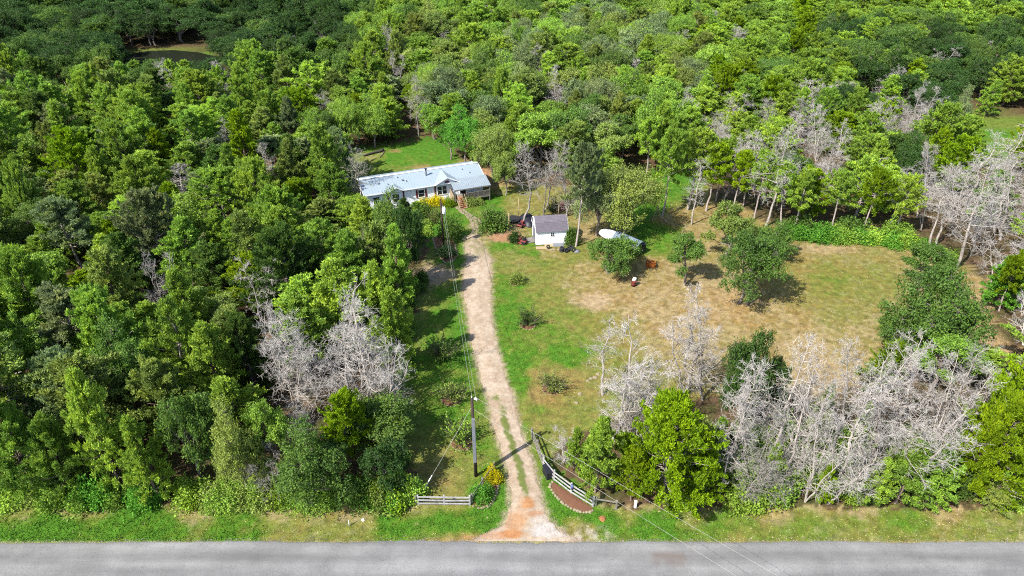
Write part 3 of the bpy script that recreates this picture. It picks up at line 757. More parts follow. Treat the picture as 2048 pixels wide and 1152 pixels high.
PROTO = {'cedar': [], 'oak': [], 'dead': [], 'shrub': [], 'spiky': []}
for s, (H, R, low, nb, pw) in enumerate(((9, 3.1, .08, 118, .75), (9, 2.7, .12, 108, .85), (9.5, 3.5, .1, 138, .6), (8.5, 3.0, .2, 100, .55), (8.5, 3.2, .05, 118, .9), (9.5, 2.6, .42, 88, .55), (9.5, 3.0, .5, 92, .5), (9, 4.3, .06, 200, .5), (9, 3.4, .15, 92, .7), (10, 2.9, .22, 96, .65))):
    PROTO['cedar'].append((make_cedar(100 + s, H, R, low, nb, power=pw), H, R, 'high' if low > .3 else 'low'))
for s, (H, R, base, lob, n, tr) in enumerate(((7.5, 3.5, .22, 28, 23000, 1), (7.5, 3.1, .15, 24, 20000, 1), (8, 4.0, .3, 34, 28000, 1), (7, 2.8, .3, 17, 15000, 1), (7, 3.6, .3, 26, 19000, 2), (8, 3.3, .2, 22, 20000, 1), (8.5, 3.0, .3, 20, 18000, 1))):
    PROTO['oak'].append((make_oak(200 + s, H, R, base, lob, n=n, trunks=tr), H, R, ''))
for s, (H, R, low, nb, fk, up, sec, ter) in enumerate(((9, 2.4, .25, 38, 1, 16, 6, 5), (9, 2.7, .15, 40, 2, 20, 6, 5), (9, 2.2, .38, 32, 1, 22, 6, 5), (8, 2.9, .12, 44, 3, 24, 6, 5), (10, 2.2, .35, 26, 1, 14, 6, 4), (9, 2.6, .45, 34, 2, 28, 7, 5), (9, 2.5, .3, 30, 2, 10, 6, 5))):
    PROTO['dead'].append((make_dead(300 + s, H, R, low, nb, sec, ter, fk, up=up), H, R, ''))
for s in range(4):
    PROTO['shrub'].append((make_shrub(400 + s, 1.0, 1.2, n=3400, leaf=.13), 1.2, 1.0, ''))
for s in range(2):
    PROTO['spiky'].append((make_shrub(450 + s, 1.0, 1.2, n=1150, leaf=.14, spiky=1, stems=12), 1.2, 1.0, ''))

TONE = {   # leaf base colours
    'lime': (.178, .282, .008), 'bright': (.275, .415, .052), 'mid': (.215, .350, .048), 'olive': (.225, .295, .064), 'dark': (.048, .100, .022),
    'deep': (.105, .185, .034), 'fresh': (.105, .275, .030), 'sage': (.205, .270, .110), 'yellow': (.58, .50, .008), 'black': (.035, .07, .025)}
WORD = {'lime': 'yellow-green', 'bright': 'bright green', 'mid': 'mid-green', 'olive': 'olive green', 'dark': 'dark green', 'deep': 'deep green', 'fresh': 'vivid green', 'sage': 'grey-green',
        'pale': 'pale grey', 'grey': 'grey', 'brown': 'brownish grey', 'yellow': 'yellow', 'black': 'blackish green'}
BARK = {'cedar': (.17, .13, .11), 'oak': (.19, .165, .15), 'pale': (.44, .425, .405), 'grey': (.32, .31, .29), 'brown': (.25, .20, .17), 'trunk': (.34, .295, .28), 'sage': (.36, .36, .30)}

TREES = []       # dicts: kind, X, Y, h, w(scale in plan), proto, tone, rz, lean, spec(label or None)
def add_tree(kind, x, y, h, w=None, tone='mid', proto=None, lean=(0, 0), label=None, rz=None, cat=None):
    pl = PROTO[kind]
    if proto is None: proto = random.randrange(len(pl))
    (_, H, R, _) = pl[proto]
    sz = h / H; sw = sz if w is None else w / R
    t = dict(kind=kind, x=x, y=y, h=h, sw=sw, sz=sz, w=sw * R, proto=proto, tone=tone, rz=random.uniform(0, 6.28) if rz is None else rz, lean=lean, label=label)
    TREES.append(t); return t

def at_px(kind, px, py, ptop, wpx=None, **kw):
    """tree standing at a surveyed ground point; top row and crown width as surveyed"""
    b = G(px, py); h = height_of(px, py, ptop)
    w = None
    if wpx: w = wpx / {'oak': 2.35, 'dead': 1.7}.get(kind, 2) * (P(b.x, b.y, h * .6)[2]) / FPX
    return add_tree(kind, b.x, b.y, h, w, **kw)
# ------------------------------------------------------------------ surveyed trees
at_px('oak', 1486, 607, 468, 150, tone='deep', proto=4, rz=0.1, label="broad mid-green oak on two trunks in the middle of the dry yard")
at_px('oak', 1368, 570, 468, 90, tone='deep', proto=3, lean=(.10, 0), label="small leaning oak at the near side of the wide yard oak")
at_px('oak', 1448, 512, 408, 120, tone='olive', proto=3, lean=(.05, 0), label="gnarled olive green oak behind the wide two-trunked yard oak")
at_px('oak', 1540, 520, 452, 96, tone='deep', proto=0, label="low oak just behind the upper edge of the two-trunked yard oak")
at_px('oak', 1220, 549, 468, 126, tone='deep', proto=1, label="small round oak hiding the front half of the covered trailer")
at_px('oak', 1245, 468, 334, 165, tone='olive', proto=2, label="tall olive green oak rising behind the covered trailer")
at_px('oak', 1195, 470, 345, 112, tone='sage', proto=2, label="grey-green oak between the shed and the covered trailer")
at_px('cedar', 1152, 493, 300, 74, tone='sage', proto=6, lean=(.04, 0), label="tall cedar with a thick bare trunk at the shed's corner")
at_px('dead', 1047, 446, 290, 74, tone='grey', proto=2, lean=(-.06, 0), label="tall grey dying cedar left of the shed with bare trunk")
at_px('dead', 1086, 434, 283, 66, tone='grey', proto=5, label="grey dead cedar standing right behind the shed roof")
at_px('dead', 1134, 432, 302, 86, tone='grey', proto=3, label="bushy grey dead tree behind the shed's right corner")
at_px('cedar', 1325, 432, 268, 70, tone='bright', proto=6, label="slim cedar with a tall bare trunk on the shaded green strip")
at_px('cedar', 1376, 418, 262, 74, tone='bright', proto=5, label="slim bare-trunked cedar next to the pale snag by the green strip")
for (x_, y_, t_, w_, tn_, pr_) in ((1292, 352, 240, 64, 'bright', 6), (1345, 350, 235, 60, 'mid', 5), (1432, 402, 285, 56, 'bright', 6), (1466, 424, 305, 54, 'lime', 5), (1508, 438, 312, 58, 'bright', 6), (1590, 462, 345, 62, 'bright', 5), (1660, 462, 350, 64, 'mid', 6), (1725, 466, 345, 62, 'lime', 6), (1790, 472, 352, 60, 'bright', 5)):
    at_px('cedar', x_, y_, t_, w_, tone=tn_, proto=pr_, lean=(random.gauss(0, .04), 0))
at_px('dead', 1383, 449, 318, 50, tone='pale', proto=4, label="pale bare snag standing on the brown patch by the green strip")
at_px('dead', 1375, 420, 330, 44, tone='pale', proto=4, label="short pale snag behind the bare snag on the brown patch")
at_px('cedar', 1412, 422, 288, 60, tone='lime', proto=5, label="bare-trunked yellow-green cedar behind the gnarled yard oak")
at_px('dead', 1447, 402, 272, 60, tone='pale', proto=1, lean=(.07, 0), label="forked pale dead tree behind the gnarled yard oak")
at_px('dead', 1487, 412, 262, 62, tone='pale', proto=0, label="upright pale dead tree beside the forked dead tree")
at_px('dead', 1532, 452, 254, 96, tone='pale', proto=0, label="large silvery dead cedar at the back edge of the yard")
at_px('cedar', 1562, 455, 330, 56, tone='bright', proto=5, lean=(.10, 0), label="leaning cedar right of the large silvery dead cedar")
at_px('dead', 1857, 500, 338, 70, tone='pale', proto=4, lean=(.10, 0), label="leaning pale dead tree, nearer of the pair at the yard's far right")
at_px('dead', 1872, 492, 322, 74, tone='pale', proto=2, lean=(.18, 0), label="leaning pale dead tree, farther of the pair at the yard's far right")
at_px('dead', 1912, 535, 318, 120, tone='pale', proto=0, lean=(.14, 0), label="big pale dead cedar leaning right above the sandy path")
at_px('oak', 1838, 562, 485, 120, tone='deep', proto=3, lean=(-.12, 0), label="low oak limb reaching left above its shadow by the path")
at_px('oak', 1838, 728, 556, 200, tone='deep', proto=4, label="wide spreading oak between the dry yard and the sandy path")
at_px('oak', 1790, 712, 620, 110, tone='deep', proto=0, label="lower left shoulder oak beside the wide spreading oak")
at_px('cedar', 1992, 612, 518, 104, tone='fresh', proto=4, label="round vivid green cedar bush right of the sandy path")
at_px('cedar', 1998, 622, 512, 60, tone='lime', proto=6, lean=(.12, 0), label="yellow-green cedar leaning on a bare trunk at the right edge")
at_px('dead', 2046, 690, 570, 80, tone='pale', proto=3, label="pale dead tree at the right edge below the leaning cedar")
at_px('dead', 2040, 800, 690, 80, tone='pale', proto=1, label="pale dead tree at the bottom end of the sandy path")
# front clump right of the gate
at_px('cedar', 1325, 988, 812, 190, tone='lime', proto=7, rz=2.2, label="huge yellow-green cedar right of the gate fence")
at_px('cedar', 1262, 1000, 905, 70, tone='lime', proto=3, label="small yellow-green cedar at the left foot of the huge one")
at_px('cedar', 1395, 1003, 890, 80, tone='lime', proto=1, label="small yellow-green cedar at the right foot of the huge one")
at_px('cedar', 1190, 985, 842, 100, tone='bright', proto=0, label="bright green cedar directly behind the curved gate fence")
at_px('cedar', 1150, 940, 858, 56, tone='bright', proto=4, label="small bright cedar beside the grey bush near the curved fence")
at_px('dead', 1128, 925, 862, 66, tone='pale', proto=3, label="small grey dead bush behind the curved gate fence")
at_px('dead', 1262, 890, 655, 170, tone='pale', proto=3, label="large silvery dead tree behind the huge yellow-green cedar")
at_px('dead', 1225, 880, 700, 120, tone='pale', proto=1, label="silvery dead tree left of the large one, over the lawn edge")
at_px('dead', 1290, 930, 770, 100, tone='grey', proto=5, label="dense grey dead tree between the bright and huge cedars")
at_px('dead', 1205, 790, 640, 84, tone='pale', proto=4, label="thin pale sapling reaching out over the lawn")
at_px('dead', 1368, 790, 588, 130, tone='pale', proto=3, label="many-stemmed pale dead tree at the near edge of the yard")
at_px('dead', 1405, 800, 600, 110, tone='pale', proto=1, label="tall pale dead tree touching the many-stemmed one")
at_px('oak', 1465, 890, 650, 120, tone='dark', proto=1, label="dark ivy-covered tree among the dead trees")
at_px('oak', 1520, 870, 720, 90, tone='dark', proto=3, label="dark broadleaf tree half hidden behind the dead trees")
for k, (x, y, t, w, tn, pr) in enumerate(((1440, 985, 770, 90, 'pale', 0), (1462, 960, 712, 110, 'pale', 2), (1500, 1000, 820, 100, 'grey', 3), (1528, 950, 672, 110, 'pale', 0), (1560, 985, 740, 110, 'pale', 1), (1585, 900, 730, 100, 'brown', 4),
      (1610, 1004, 800, 110, 'pale', 3), (1640, 935, 690, 110, 'pale', 2), (1660, 990, 780, 130, 'pale', 0), (1690, 890, 668, 120, 'pale', 5), (1712, 1000, 830, 100, 'grey', 3), (1745, 950, 750, 130, 'pale', 1), (1780, 910, 712, 130, 'pale', 0), (1800, 985, 790, 140, 'pale', 5),
      (1845, 930, 720, 140, 'pale', 3), (1870, 880, 712, 120, 'grey', 1), (1545, 1006, 890, 90, 'grey', 3), (1655, 1008, 900, 90, 'pale', 5), (2040, 930, 700, 110, 'pale', 3), (2045, 1000, 820, 90, 'pale', 1), (1480, 1008, 900, 80, 'grey', 1), (1590, 960, 760, 90, 'pale', 2))):
    at_px('dead', x, y, t, w, tone=tn, proto=pr)
for (x, y, t, w, tn, pr) in ((1950, 990, 815, 150, 'lime', 7), (1965, 930, 710, 120, 'lime', 2), (1915, 985, 850, 90, 'lime', 3), (1745, 800, 690, 84, 'lime', 3), (1790, 1006, 890, 120, 'mid', 0), (1850, 1006, 900, 110, 'mid', 4), (1735, 1006, 925, 70, 'bright', 3),
      (2005, 1005, 880, 80, 'mid', 1), (2046, 1006, 890, 90, 'bright', 2), (1975, 1012, 950, 80, 'olive', 4), (1620, 900, 770, 60, 'bright', 4), (1700, 930, 810, 60, 'bright', 4), (1530, 990, 890, 60, 'mid', 4), (1640, 1006, 930, 50, 'lime', 4), (1415, 960, 840, 70, 'mid', 0)):
    at_px('cedar', x, y, t, w, tone=tn, proto=pr)
# edge of the wood left of the drive
for (kd, x, y, t, w, tn, pr) in (('oak', 640, 1003, 872, 186, 'deep', 0), ('oak', 775, 985, 880, 120, 'dark', 1), ('oak', 412, 960, 772, 130, 'deep', 1), ('cedar', 250, 985, 752, 116, 'bright', 0), ('cedar', 80, 1000, 800, 130, 'mid', 2), ('cedar', 700, 930, 796, 110, 'lime', 3),
      ('cedar', 150, 1002, 850, 100, 'mid', 3), ('cedar', 320, 1000, 840, 110, 'bright', 4), ('oak', 500, 990, 830, 120, 'olive', 0), ('oak', 560, 960, 800, 110, 'mid', 3), ('cedar', 20, 980, 760, 130, 'bright', 1),
      ('dead', 745, 850, 600, 130, 'pale', 1), ('dead', 780, 840, 650, 120, 'pale', 3), ('dead', 640, 800, 610, 120, 'pale', 5), ('dead', 600, 830, 680, 110, 'pale', 3), ('dead', 700, 840, 655, 110, 'pale', 0), ('dead', 560, 1000, 900, 80, 'grey', 3), ('dead', 715, 780, 600, 90, 'pale', 2), ('dead', 680, 815, 665, 120, 'pale', 1), ('dead', 800, 800, 660, 100, 'pale', 1), ('dead', 620, 790, 650, 110, 'pale', 1),
      ('cedar', 800, 620, 452, 100, 'mid', 4), ('cedar', 770, 690, 530, 110, 'bright', 0), ('cedar', 770, 600, 450, 110, 'olive', 2), ('oak', 822, 560, 400, 80, 'dark', 1), ('oak', 790, 530, 395, 90, 'deep', 0), ('cedar', 815, 500, 400, 70, 'dark', 4),
      ('cedar', 735, 510, 400, 90, 'bright', 0), ('dead', 742, 580, 455, 90, 'grey', 3), ('dead', 712, 412, 290, 60, 'sage', 1), ('cedar', 672, 430, 330, 70, 'mid', 2), ('cedar', 722, 446, 392, 50, 'bright', 3), ('oak', 770, 462, 414, 64, 'mid', 0),
      ('oak', 812, 462, 418, 56, 'mid', 5), ('oak', 930, 330, 225, 90, 'fresh', 0), ('oak', 905, 318, 235, 70, 'fresh', 1), ('oak', 870, 280, 200, 80, 'mid', 1), ('oak', 985, 372, 250, 90, 'olive', 2), ('oak', 1010, 390, 300, 60, 'olive', 1), ('oak', 750, 296, 200, 80, 'mid', 0), ('oak', 700, 300, 195, 80, 'mid', 2), ('oak', 660, 312, 215, 70, 'deep', 1),
      ('dead', 838, 272, 150, 56, 'grey', 0), ('dead', 690, 100, 48, 60, 'pale', 3), ('oak', 1000, 352, 290, 70, 'mid', 3), ('dead', 1088, 180, 85, 80, 'grey', 3), ('dead', 930, 190, 110, 50, 'grey', 0), ('dead', 325, 215, 128, 60, 'pale', 1), ('dead', 240, 205, 132, 60, 'pale', 3),
      ('dead', 1655, 240, 158, 80, 'pale', 3), ('dead', 1740, 262, 196, 70, 'pale', 1), ('dead', 1600, 250, 170, 70, 'pale', 5), ('cedar', 1968, 232, 160, 50, 'mid', 4), ('dead', 1935, 420, 265, 80, 'pale', 4), ('dead', 1985, 410, 248, 70, 'pale', 4), ('dead', 1900, 440, 330, 110, 'pale', 3), ('dead', 2000, 480, 340, 110, 'pale', 1), ('dead', 2035, 470, 350, 100, 'pale', 3), ('dead', 2030, 540, 420, 90, 'pale', 0),
      ('dead', 1780, 50, 20, 50, 'pale', 3), ('dead', 960, 50, 5, 60, 'pale', 0), ('dead', 205, 55, 8, 60, 'grey', 3), ('dead', 70, 60, 22, 50, 'grey', 1), ('cedar', 2036, 345, 235, 70, 'lime', 2), ('cedar', 1860, 330, 210, 100, 'bright', 2), ('oak', 1895, 290, 185, 60, 'sage', 0), ('cedar', 1600, 440, 340, 90, 'lime', 3), ('cedar', 1900, 395, 280, 90, 'lime', 3)):
    at_px(kd, x, y, t, w, tone=tn, proto=pr)

# ------------------------------------------------------------------ the woods: spaced by dart throwing
def wood_kind(px, py):
    q = random.random(); c = random.choice
    if py < 190 and px < 720:  # darker oaks and cedars; this corner's cloud shade is put into their leaf tones
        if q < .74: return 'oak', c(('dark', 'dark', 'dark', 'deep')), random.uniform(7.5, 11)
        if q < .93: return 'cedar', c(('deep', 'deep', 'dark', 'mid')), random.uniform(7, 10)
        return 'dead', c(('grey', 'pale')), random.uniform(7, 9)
    if px < 860 and py >= 190:
        if q < .80: return 'cedar', c(('bright', 'bright', 'bright', 'mid', 'mid', 'mid', 'olive', 'olive', 'sage', 'lime', 'bright', 'deep')), random.choice((random.uniform(5.5, 8), random.uniform(8, 11.5), random.uniform(8, 11.5)))
        if q < .945: return 'oak', c(('mid', 'deep', 'deep', 'olive')), random.uniform(6, 9.5)
        return 'dead', c(('pale', 'grey', 'grey')), random.uniform(6.5, 9.5)
    if px < 1400 and py < 400:
        if q < .50: return 'oak', c(('mid', 'deep', 'olive', 'mid', 'sage')), random.uniform(7, 10.5)
        if q < .95: return 'cedar', c(('mid', 'bright', 'olive', 'mid', 'bright')), random.uniform(7.5, 10.5)
        return 'dead', c(('grey', 'pale')), random.uniform(7.5, 9.5)
    if py < 265:
        dark = 1640 < px and py > 95
        if q < (.35 if dark else .70): return 'cedar', c(('bright', 'mid', 'bright', 'lime', 'mid')), random.uniform(7, 10)
        if q < .94: return 'oak', c(('dark', 'deep', 'dark') if dark else ('mid', 'deep')), random.uniform(7, 10)
        return 'dead', 'pale', random.uniform(7, 9)
    if py < 800:
        if q < (.30 if px > 1790 else .46): return 'cedar', c(('lime', 'bright', 'mid', 'bright')), random.uniform(6.5, 9.5)
        if q < (.42 if px > 1790 else .60): return 'oak', c(('mid', 'deep', 'dark')), random.uniform(6, 8.5)
        return 'dead', c(('pale', 'pale', 'grey')), random.uniform(7, 10)
    if q < .45: return 'cedar', c(('lime', 'bright', 'mid')), random.uniform(5, 8)
    return 'dead', c(('pale', 'grey', 'pale')), random.uniform(6, 8.5)

ax = [t['x'] for t in TREES]; ay = [t['y'] for t in TREES]; ar = [min(t['w'] * .75, 2.2) for t in TREES]
NMAX = 6000
AX = np.full(NMAX, 1e9); AY = np.full(NMAX, 1e9); AR = np.zeros(NMAX)
cnt = len(TREES); AX[:cnt] = ax; AY[:cnt] = ay; AR[:cnt] = ar
HOLES = [[(225, 100), (450, 96), (445, 140), (410, 158), (255, 158)]]
cand = np.random.default_rng(11)
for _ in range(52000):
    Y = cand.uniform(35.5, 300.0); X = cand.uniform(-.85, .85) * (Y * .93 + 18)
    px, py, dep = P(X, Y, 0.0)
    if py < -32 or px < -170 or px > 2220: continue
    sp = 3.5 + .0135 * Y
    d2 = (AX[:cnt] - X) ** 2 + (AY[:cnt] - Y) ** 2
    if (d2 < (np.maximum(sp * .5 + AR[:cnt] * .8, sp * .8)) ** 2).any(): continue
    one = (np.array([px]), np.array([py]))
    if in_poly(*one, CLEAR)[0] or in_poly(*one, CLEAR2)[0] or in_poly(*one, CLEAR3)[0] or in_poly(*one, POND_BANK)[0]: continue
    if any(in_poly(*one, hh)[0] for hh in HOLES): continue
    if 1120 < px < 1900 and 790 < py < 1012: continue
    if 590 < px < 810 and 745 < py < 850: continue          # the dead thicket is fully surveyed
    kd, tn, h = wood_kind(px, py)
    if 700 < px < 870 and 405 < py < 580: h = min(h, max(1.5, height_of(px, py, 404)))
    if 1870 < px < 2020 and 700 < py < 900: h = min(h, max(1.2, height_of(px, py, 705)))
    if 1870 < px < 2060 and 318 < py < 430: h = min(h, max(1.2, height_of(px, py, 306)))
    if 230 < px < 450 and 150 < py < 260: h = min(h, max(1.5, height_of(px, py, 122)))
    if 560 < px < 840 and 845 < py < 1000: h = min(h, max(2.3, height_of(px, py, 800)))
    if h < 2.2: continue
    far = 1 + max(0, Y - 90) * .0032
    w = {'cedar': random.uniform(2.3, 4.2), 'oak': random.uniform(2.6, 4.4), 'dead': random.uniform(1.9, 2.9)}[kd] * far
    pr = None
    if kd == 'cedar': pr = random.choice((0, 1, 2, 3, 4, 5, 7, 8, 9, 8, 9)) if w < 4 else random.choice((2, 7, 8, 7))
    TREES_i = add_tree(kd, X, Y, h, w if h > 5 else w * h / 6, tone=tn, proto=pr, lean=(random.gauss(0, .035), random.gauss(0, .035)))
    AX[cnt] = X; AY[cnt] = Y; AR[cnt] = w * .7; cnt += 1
    if cnt >= NMAX: break

# ------------------------------------------------------------------ who is seen, who is named
ZONES = [(90, 40, "in the dark top left corner"), (330, 50, "on the far bank of the pond"), (330, 175, "in the strip right below the pond"), (520, 90, "in the dark wood right of the pond"), (690, 60, "round the pale dead tree above the lawn"),
    (120, 170, "in the wood below the top left corner"), (560, 180, "between the pond and the back lawn"), (60, 280, "along the upper left edge of the photo"), (250, 290, "in the wood below the pond"), (430, 300, "in the wood left of the house lawn"), (590, 300, "along the wood edge left of the back lawn"),
    (830, 130, "in the wood high above the back lawn"), (780, 220, "along the far edge of the back lawn"), (960, 40, "at the top middle of the photo"), (1000, 160, "in the wood above the house's right end"), (960, 260, "right of the back lawn"), (1150, 60, "in the wood at the top, above the shed"),
    (1150, 200, "in the wood above the shed"), (1200, 290, "directly behind the oaks by the trailer"), (1350, 50, "in the wood at the top, above the trailer"), (1340, 180, "in the wood above the shaded green strip"), (1350, 270, "at the head of the shaded green strip"),
    (1560, 40, "at the top, above the silvery dead cedar"), (1530, 170, "in the wood above the silvery dead cedar"), (1750, 50, "at the top, left of the right corner"), (1700, 150, "in the dark wood left of the far clearing"), (1950, 60, "in the top right corner"), (1980, 160, "along the upper edge of the far clearing"),
    (1640, 280, "between the red clay bank and the yard"), (1660, 380, "along the back edge of the dry yard"), (1820, 290, "left of the far clearing"), (1800, 400, "behind the pair of leaning dead trees"), (1960, 330, "below the far clearing"), (1990, 450, "above the sandy path at the right edge"),
    (60, 420, "at the left edge, level with the house"), (230, 420, "in the left wood's middle, beside the house"), (400, 410, "in the left wood, two crowns from the house"), (580, 400, "in the left wood near the house"), (700, 450, "just below the house's left end"),
    (70, 560, "at the left edge, level with the shed"), (240, 560, "in the left wood, level with the shed"), (420, 550, "in the left wood's middle, level with the shed"), (600, 530, "in the left wood below the house"), (760, 520, "along the drive's wooded side below the house"),
    (70, 720, "at the left edge of the lower wood"), (230, 710, "in the lower left wood"), (400, 700, "in the lower left wood, halfway to the drive"), (560, 700, "beside the pale dead trees left of the drive"), (730, 680, "among the pale dead trees left of the drive"), (800, 640, "on the drive's shaded left verge"),
    (70, 880, "at the left edge by the road verge"), (230, 880, "near the road verge in the left wood"), (400, 880, "left of the dark round oak"), (560, 880, "beside the dark round oak above the road verge"), (720, 880, "between the dark round oak and the gate"),
    (1200, 780, "in the dead thicket over the lawn edge"), (1320, 900, "around the huge yellow-green cedar"), (1450, 780, "in the upper left of the dead thicket"), (1480, 940, "in the dead thicket's lower left"), (1620, 780, "in the upper middle of the dead thicket"), (1650, 930, "in the lower middle of the dead thicket"),
    (1780, 800, "in the upper right of the dead thicket"), (1800, 940, "in the dead thicket's lower right"), (1960, 820, "at the right end of the dead thicket"), (1970, 950, "at the right end of the road verge")]
NOUN = {'cedar': 'cedar', 'oak': 'broadleaf tree', 'dead': 'dead tree'}
NAME = {'cedar': 'cedar_tree', 'oak': 'oak_tree', 'dead': 'dead_tree'}
ORD = ['first', 'second', 'third', 'fourth', 'fifth', 'sixth', 'seventh', 'eighth', 'ninth', 'tenth', 'eleventh', 'twelfth', 'thirteenth', 'fourteenth', 'fifteenth', 'sixteenth', 'seventeenth', 'eighteenth', 'nineteenth', 'twentieth', 'twenty-first', 'twenty-second', 'twenty-third', 'twenty-fourth', 'twenty-fifth', 'twenty-sixth', 'twenty-seventh', 'twenty-eighth', 'twenty-ninth', 'thirtieth']
for t in TREES:
    px, py, dep = P(t['x'] + t['lean'][0] * t['h'] * .6, t['y'], t['h'] * .62)
    t['cx'], t['cy'] = px, py
    t['size'] = t['h'] * FPX / dep
    half = t['w'] * FPX / dep
    ptop = P(t['x'], t['y'], t['h'])[1]
    t['seen'] = (px + half * .6 > 0) and (px - half * .6 < 2048) and (py + t['size'] * .35 > 6) and (ptop < 1152)
things = []; mass = []
for kd in ('cedar', 'oak', 'dead'):
    ts = sorted([t for t in TREES if t['kind'] == kd and t['seen']], key=lambda t: (t['label'] is None, -t['size']))
    things += ts[:300]; mass += ts[300:]
mass += [t for t in TREES if not t['seen']]
classes = {}
for t in things:
    if t['label']: continue
    z = min(range(len(ZONES)), key=lambda i: (ZONES[i][0] - t['cx']) ** 2 + 1.6 * (ZONES[i][1] - t['cy']) ** 2)
    t['zone'] = z
    classes.setdefault((t['kind'], t['tone'], z), []).append(t)
for (kd, tn, z), ts in classes.items():
    ts.sort(key=lambda t: t['cx'])
    w = WORD.get(tn, tn)
    for i, t in enumerate(ts):
        if len(ts) == 1: t['label'] = f"only {w} {NOUN[kd]} {ZONES[z][2]}"
        else: t['label'] = f"{ORD[min(i, 29)]} {w} {NOUN[kd]} from left {ZONES[z][2]}"
GROUP = {'cedar': 'cedars of the woods round the lot', 'oak': 'broadleaf trees of the woods round the lot', 'dead': 'dead grey trees standing in the woods'}

def place_tree(t):
    (tm, cm), H, R, _ = PROTO[t['kind']][t['proto']]
    o = bpy.data.objects.new(NAME[t['kind']], None); COL.objects.link(o); o.empty_display_size = .3
    z = float(wood_relief(np.array([t['x']]), np.array([t['y']]))[0])
    o.location = (t['x'], t['y'], z - .05)
    o.rotation_euler = (0, 0, 0)
    Mx = Matrix.Translation(o.location) @ Matrix(((1, 0, t['lean'][0], 0), (0, 1, t['lean'][1], 0), (0, 0, 1, 0), (0, 0, 0, 1)))
    o.rotation_euler = Euler((-math.atan(t['lean'][1]), math.atan(t['lean'][0]), t['rz']))
    o.scale = (t['sw'], t['sw'], t['sz'])
    tag(o, t['label'], 'tree', GROUP[t['kind']])
    tr = bpy.data.objects.new("trunk", tm); cr = bpy.data.objects.new("crown", cm)
    for c in (tr, cr): COL.objects.link(c); c.parent = o
    if t['kind'] == 'dead':
        k = random.uniform(.88, 1.12); c = BARK.get(t['tone'], BARK['grey'])
        cr["bark_hue"] = (c[0] * k, c[1] * k, c[2] * k); tr["bark_hue"] = (c[0] * k * .74, c[1] * k * .70, c[2] * k * .67)
    else:
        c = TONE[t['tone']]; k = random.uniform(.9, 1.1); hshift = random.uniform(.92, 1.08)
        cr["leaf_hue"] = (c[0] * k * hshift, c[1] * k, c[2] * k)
        b_ = BARK['trunk'] if t['kind'] == 'cedar' and t['proto'] > 4 else BARK[t['kind']]
        tr["bark_hue"] = b_
    return o
for t in things: place_tree(t)

# the rest of the wood (far off or beside the frame) reads as one mass
pc = bpy.data.collections.new("wood_kinds")          # prototypes, not part of the scene itself
keys = sorted({(t['kind'], t['proto']) for t in mass}); kidx = {}
for i, (kd, pr) in enumerate(keys):
    (tm, cm), H, R, _ = PROTO[kd][pr]
    nm = f"k{i:03d}"
    sub = bpy.data.collections.new(nm)
    for me, isc in ((tm, False), (cm, True)):
        o = bpy.data.objects.new(nm, me); sub.objects.link(o)
    pc.children.link(sub); kidx[(kd, pr)] = i
pts = np.array([(t['x'], t['y'], float(wood_relief(np.array([t['x']]), np.array([t['y']]))[0]) - .05) for t in mass])
me = bpy.data.meshes.new("distant_wood"); me.from_pydata([tuple(p) for p in pts], [], [])
a = me.attributes.new("pick", 'INT', 'POINT'); a.data.foreach_set("value", np.array([kidx[(t['kind'], t['proto'])] for t in mass], np.int32))
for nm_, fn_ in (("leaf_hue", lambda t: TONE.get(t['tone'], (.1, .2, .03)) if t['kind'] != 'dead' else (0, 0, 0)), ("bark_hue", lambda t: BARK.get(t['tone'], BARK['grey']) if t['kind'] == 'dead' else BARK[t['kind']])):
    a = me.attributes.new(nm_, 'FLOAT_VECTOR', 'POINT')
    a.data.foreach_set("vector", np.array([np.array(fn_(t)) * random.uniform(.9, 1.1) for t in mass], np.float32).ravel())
a = me.attributes.new("turn", 'FLOAT_VECTOR', 'POINT'); a.data.foreach_set("vector", np.array([(0, 0, t['rz']) for t in mass], np.float32).ravel())
a = me.attributes.new("grow", 'FLOAT_VECTOR', 'POINT'); a.data.foreach_set("vector", np.array([(t['sw'], t['sw'], t['sz']) for t in mass], np.float32).ravel())
wood = new_obj("distant_wood", me)
tag(wood, "far wood of mixed trees along the top and sides", 'woodland', kind='stuff')
ng = bpy.data.node_groups.new("wood_scatter", 'GeometryNodeTree')
ng.interface.new_socket("Geometry", in_out='INPUT', socket_type='NodeSocketGeometry'); ng.interface.new_socket("Geometry", in_out='OUTPUT', socket_type='NodeSocketGeometry')
gi = ng.nodes.new("NodeGroupInput"); go = ng.nodes.new("NodeGroupOutput")
ci = ng.nodes.new("GeometryNodeCollectionInfo"); ci.inputs["Collection"].default_value = pc; ci.inputs["Separate Children"].default_value = True; ci.inputs["Reset Children"].default_value = True
ip = ng.nodes.new("GeometryNodeInstanceOnPoints"); ip.inputs["Pick Instance"].default_value = True
def named(nm, dt):
    n = ng.nodes.new("GeometryNodeInputNamedAttribute"); n.data_type = dt; n.inputs["Name"].default_value = nm
    return n.outputs[0]
ng.links.new(gi.outputs[0], ip.inputs["Points"]); ng.links.new(ci.outputs[0], ip.inputs["Instance"])
ng.links.new(named("pick", 'INT'), ip.inputs["Instance Index"])
er = ng.nodes.new("FunctionNodeEulerToRotation"); ng.links.new(named("turn", 'FLOAT_VECTOR'), er.inputs[0]); ng.links.new(er.outputs[0], ip.inputs["Rotation"])
ng.links.new(named("grow", 'FLOAT_VECTOR'), ip.inputs["Scale"]); ng.links.new(ip.outputs[0], go.inputs[0])
wood.modifiers.new("scatter", 'NODES').node_group = ng
print("TREES", {k: sum(t['kind'] == k for t in things) for k in NAME}, "mass", len(mass), "seen mass", sum(t['seen'] for t in mass))

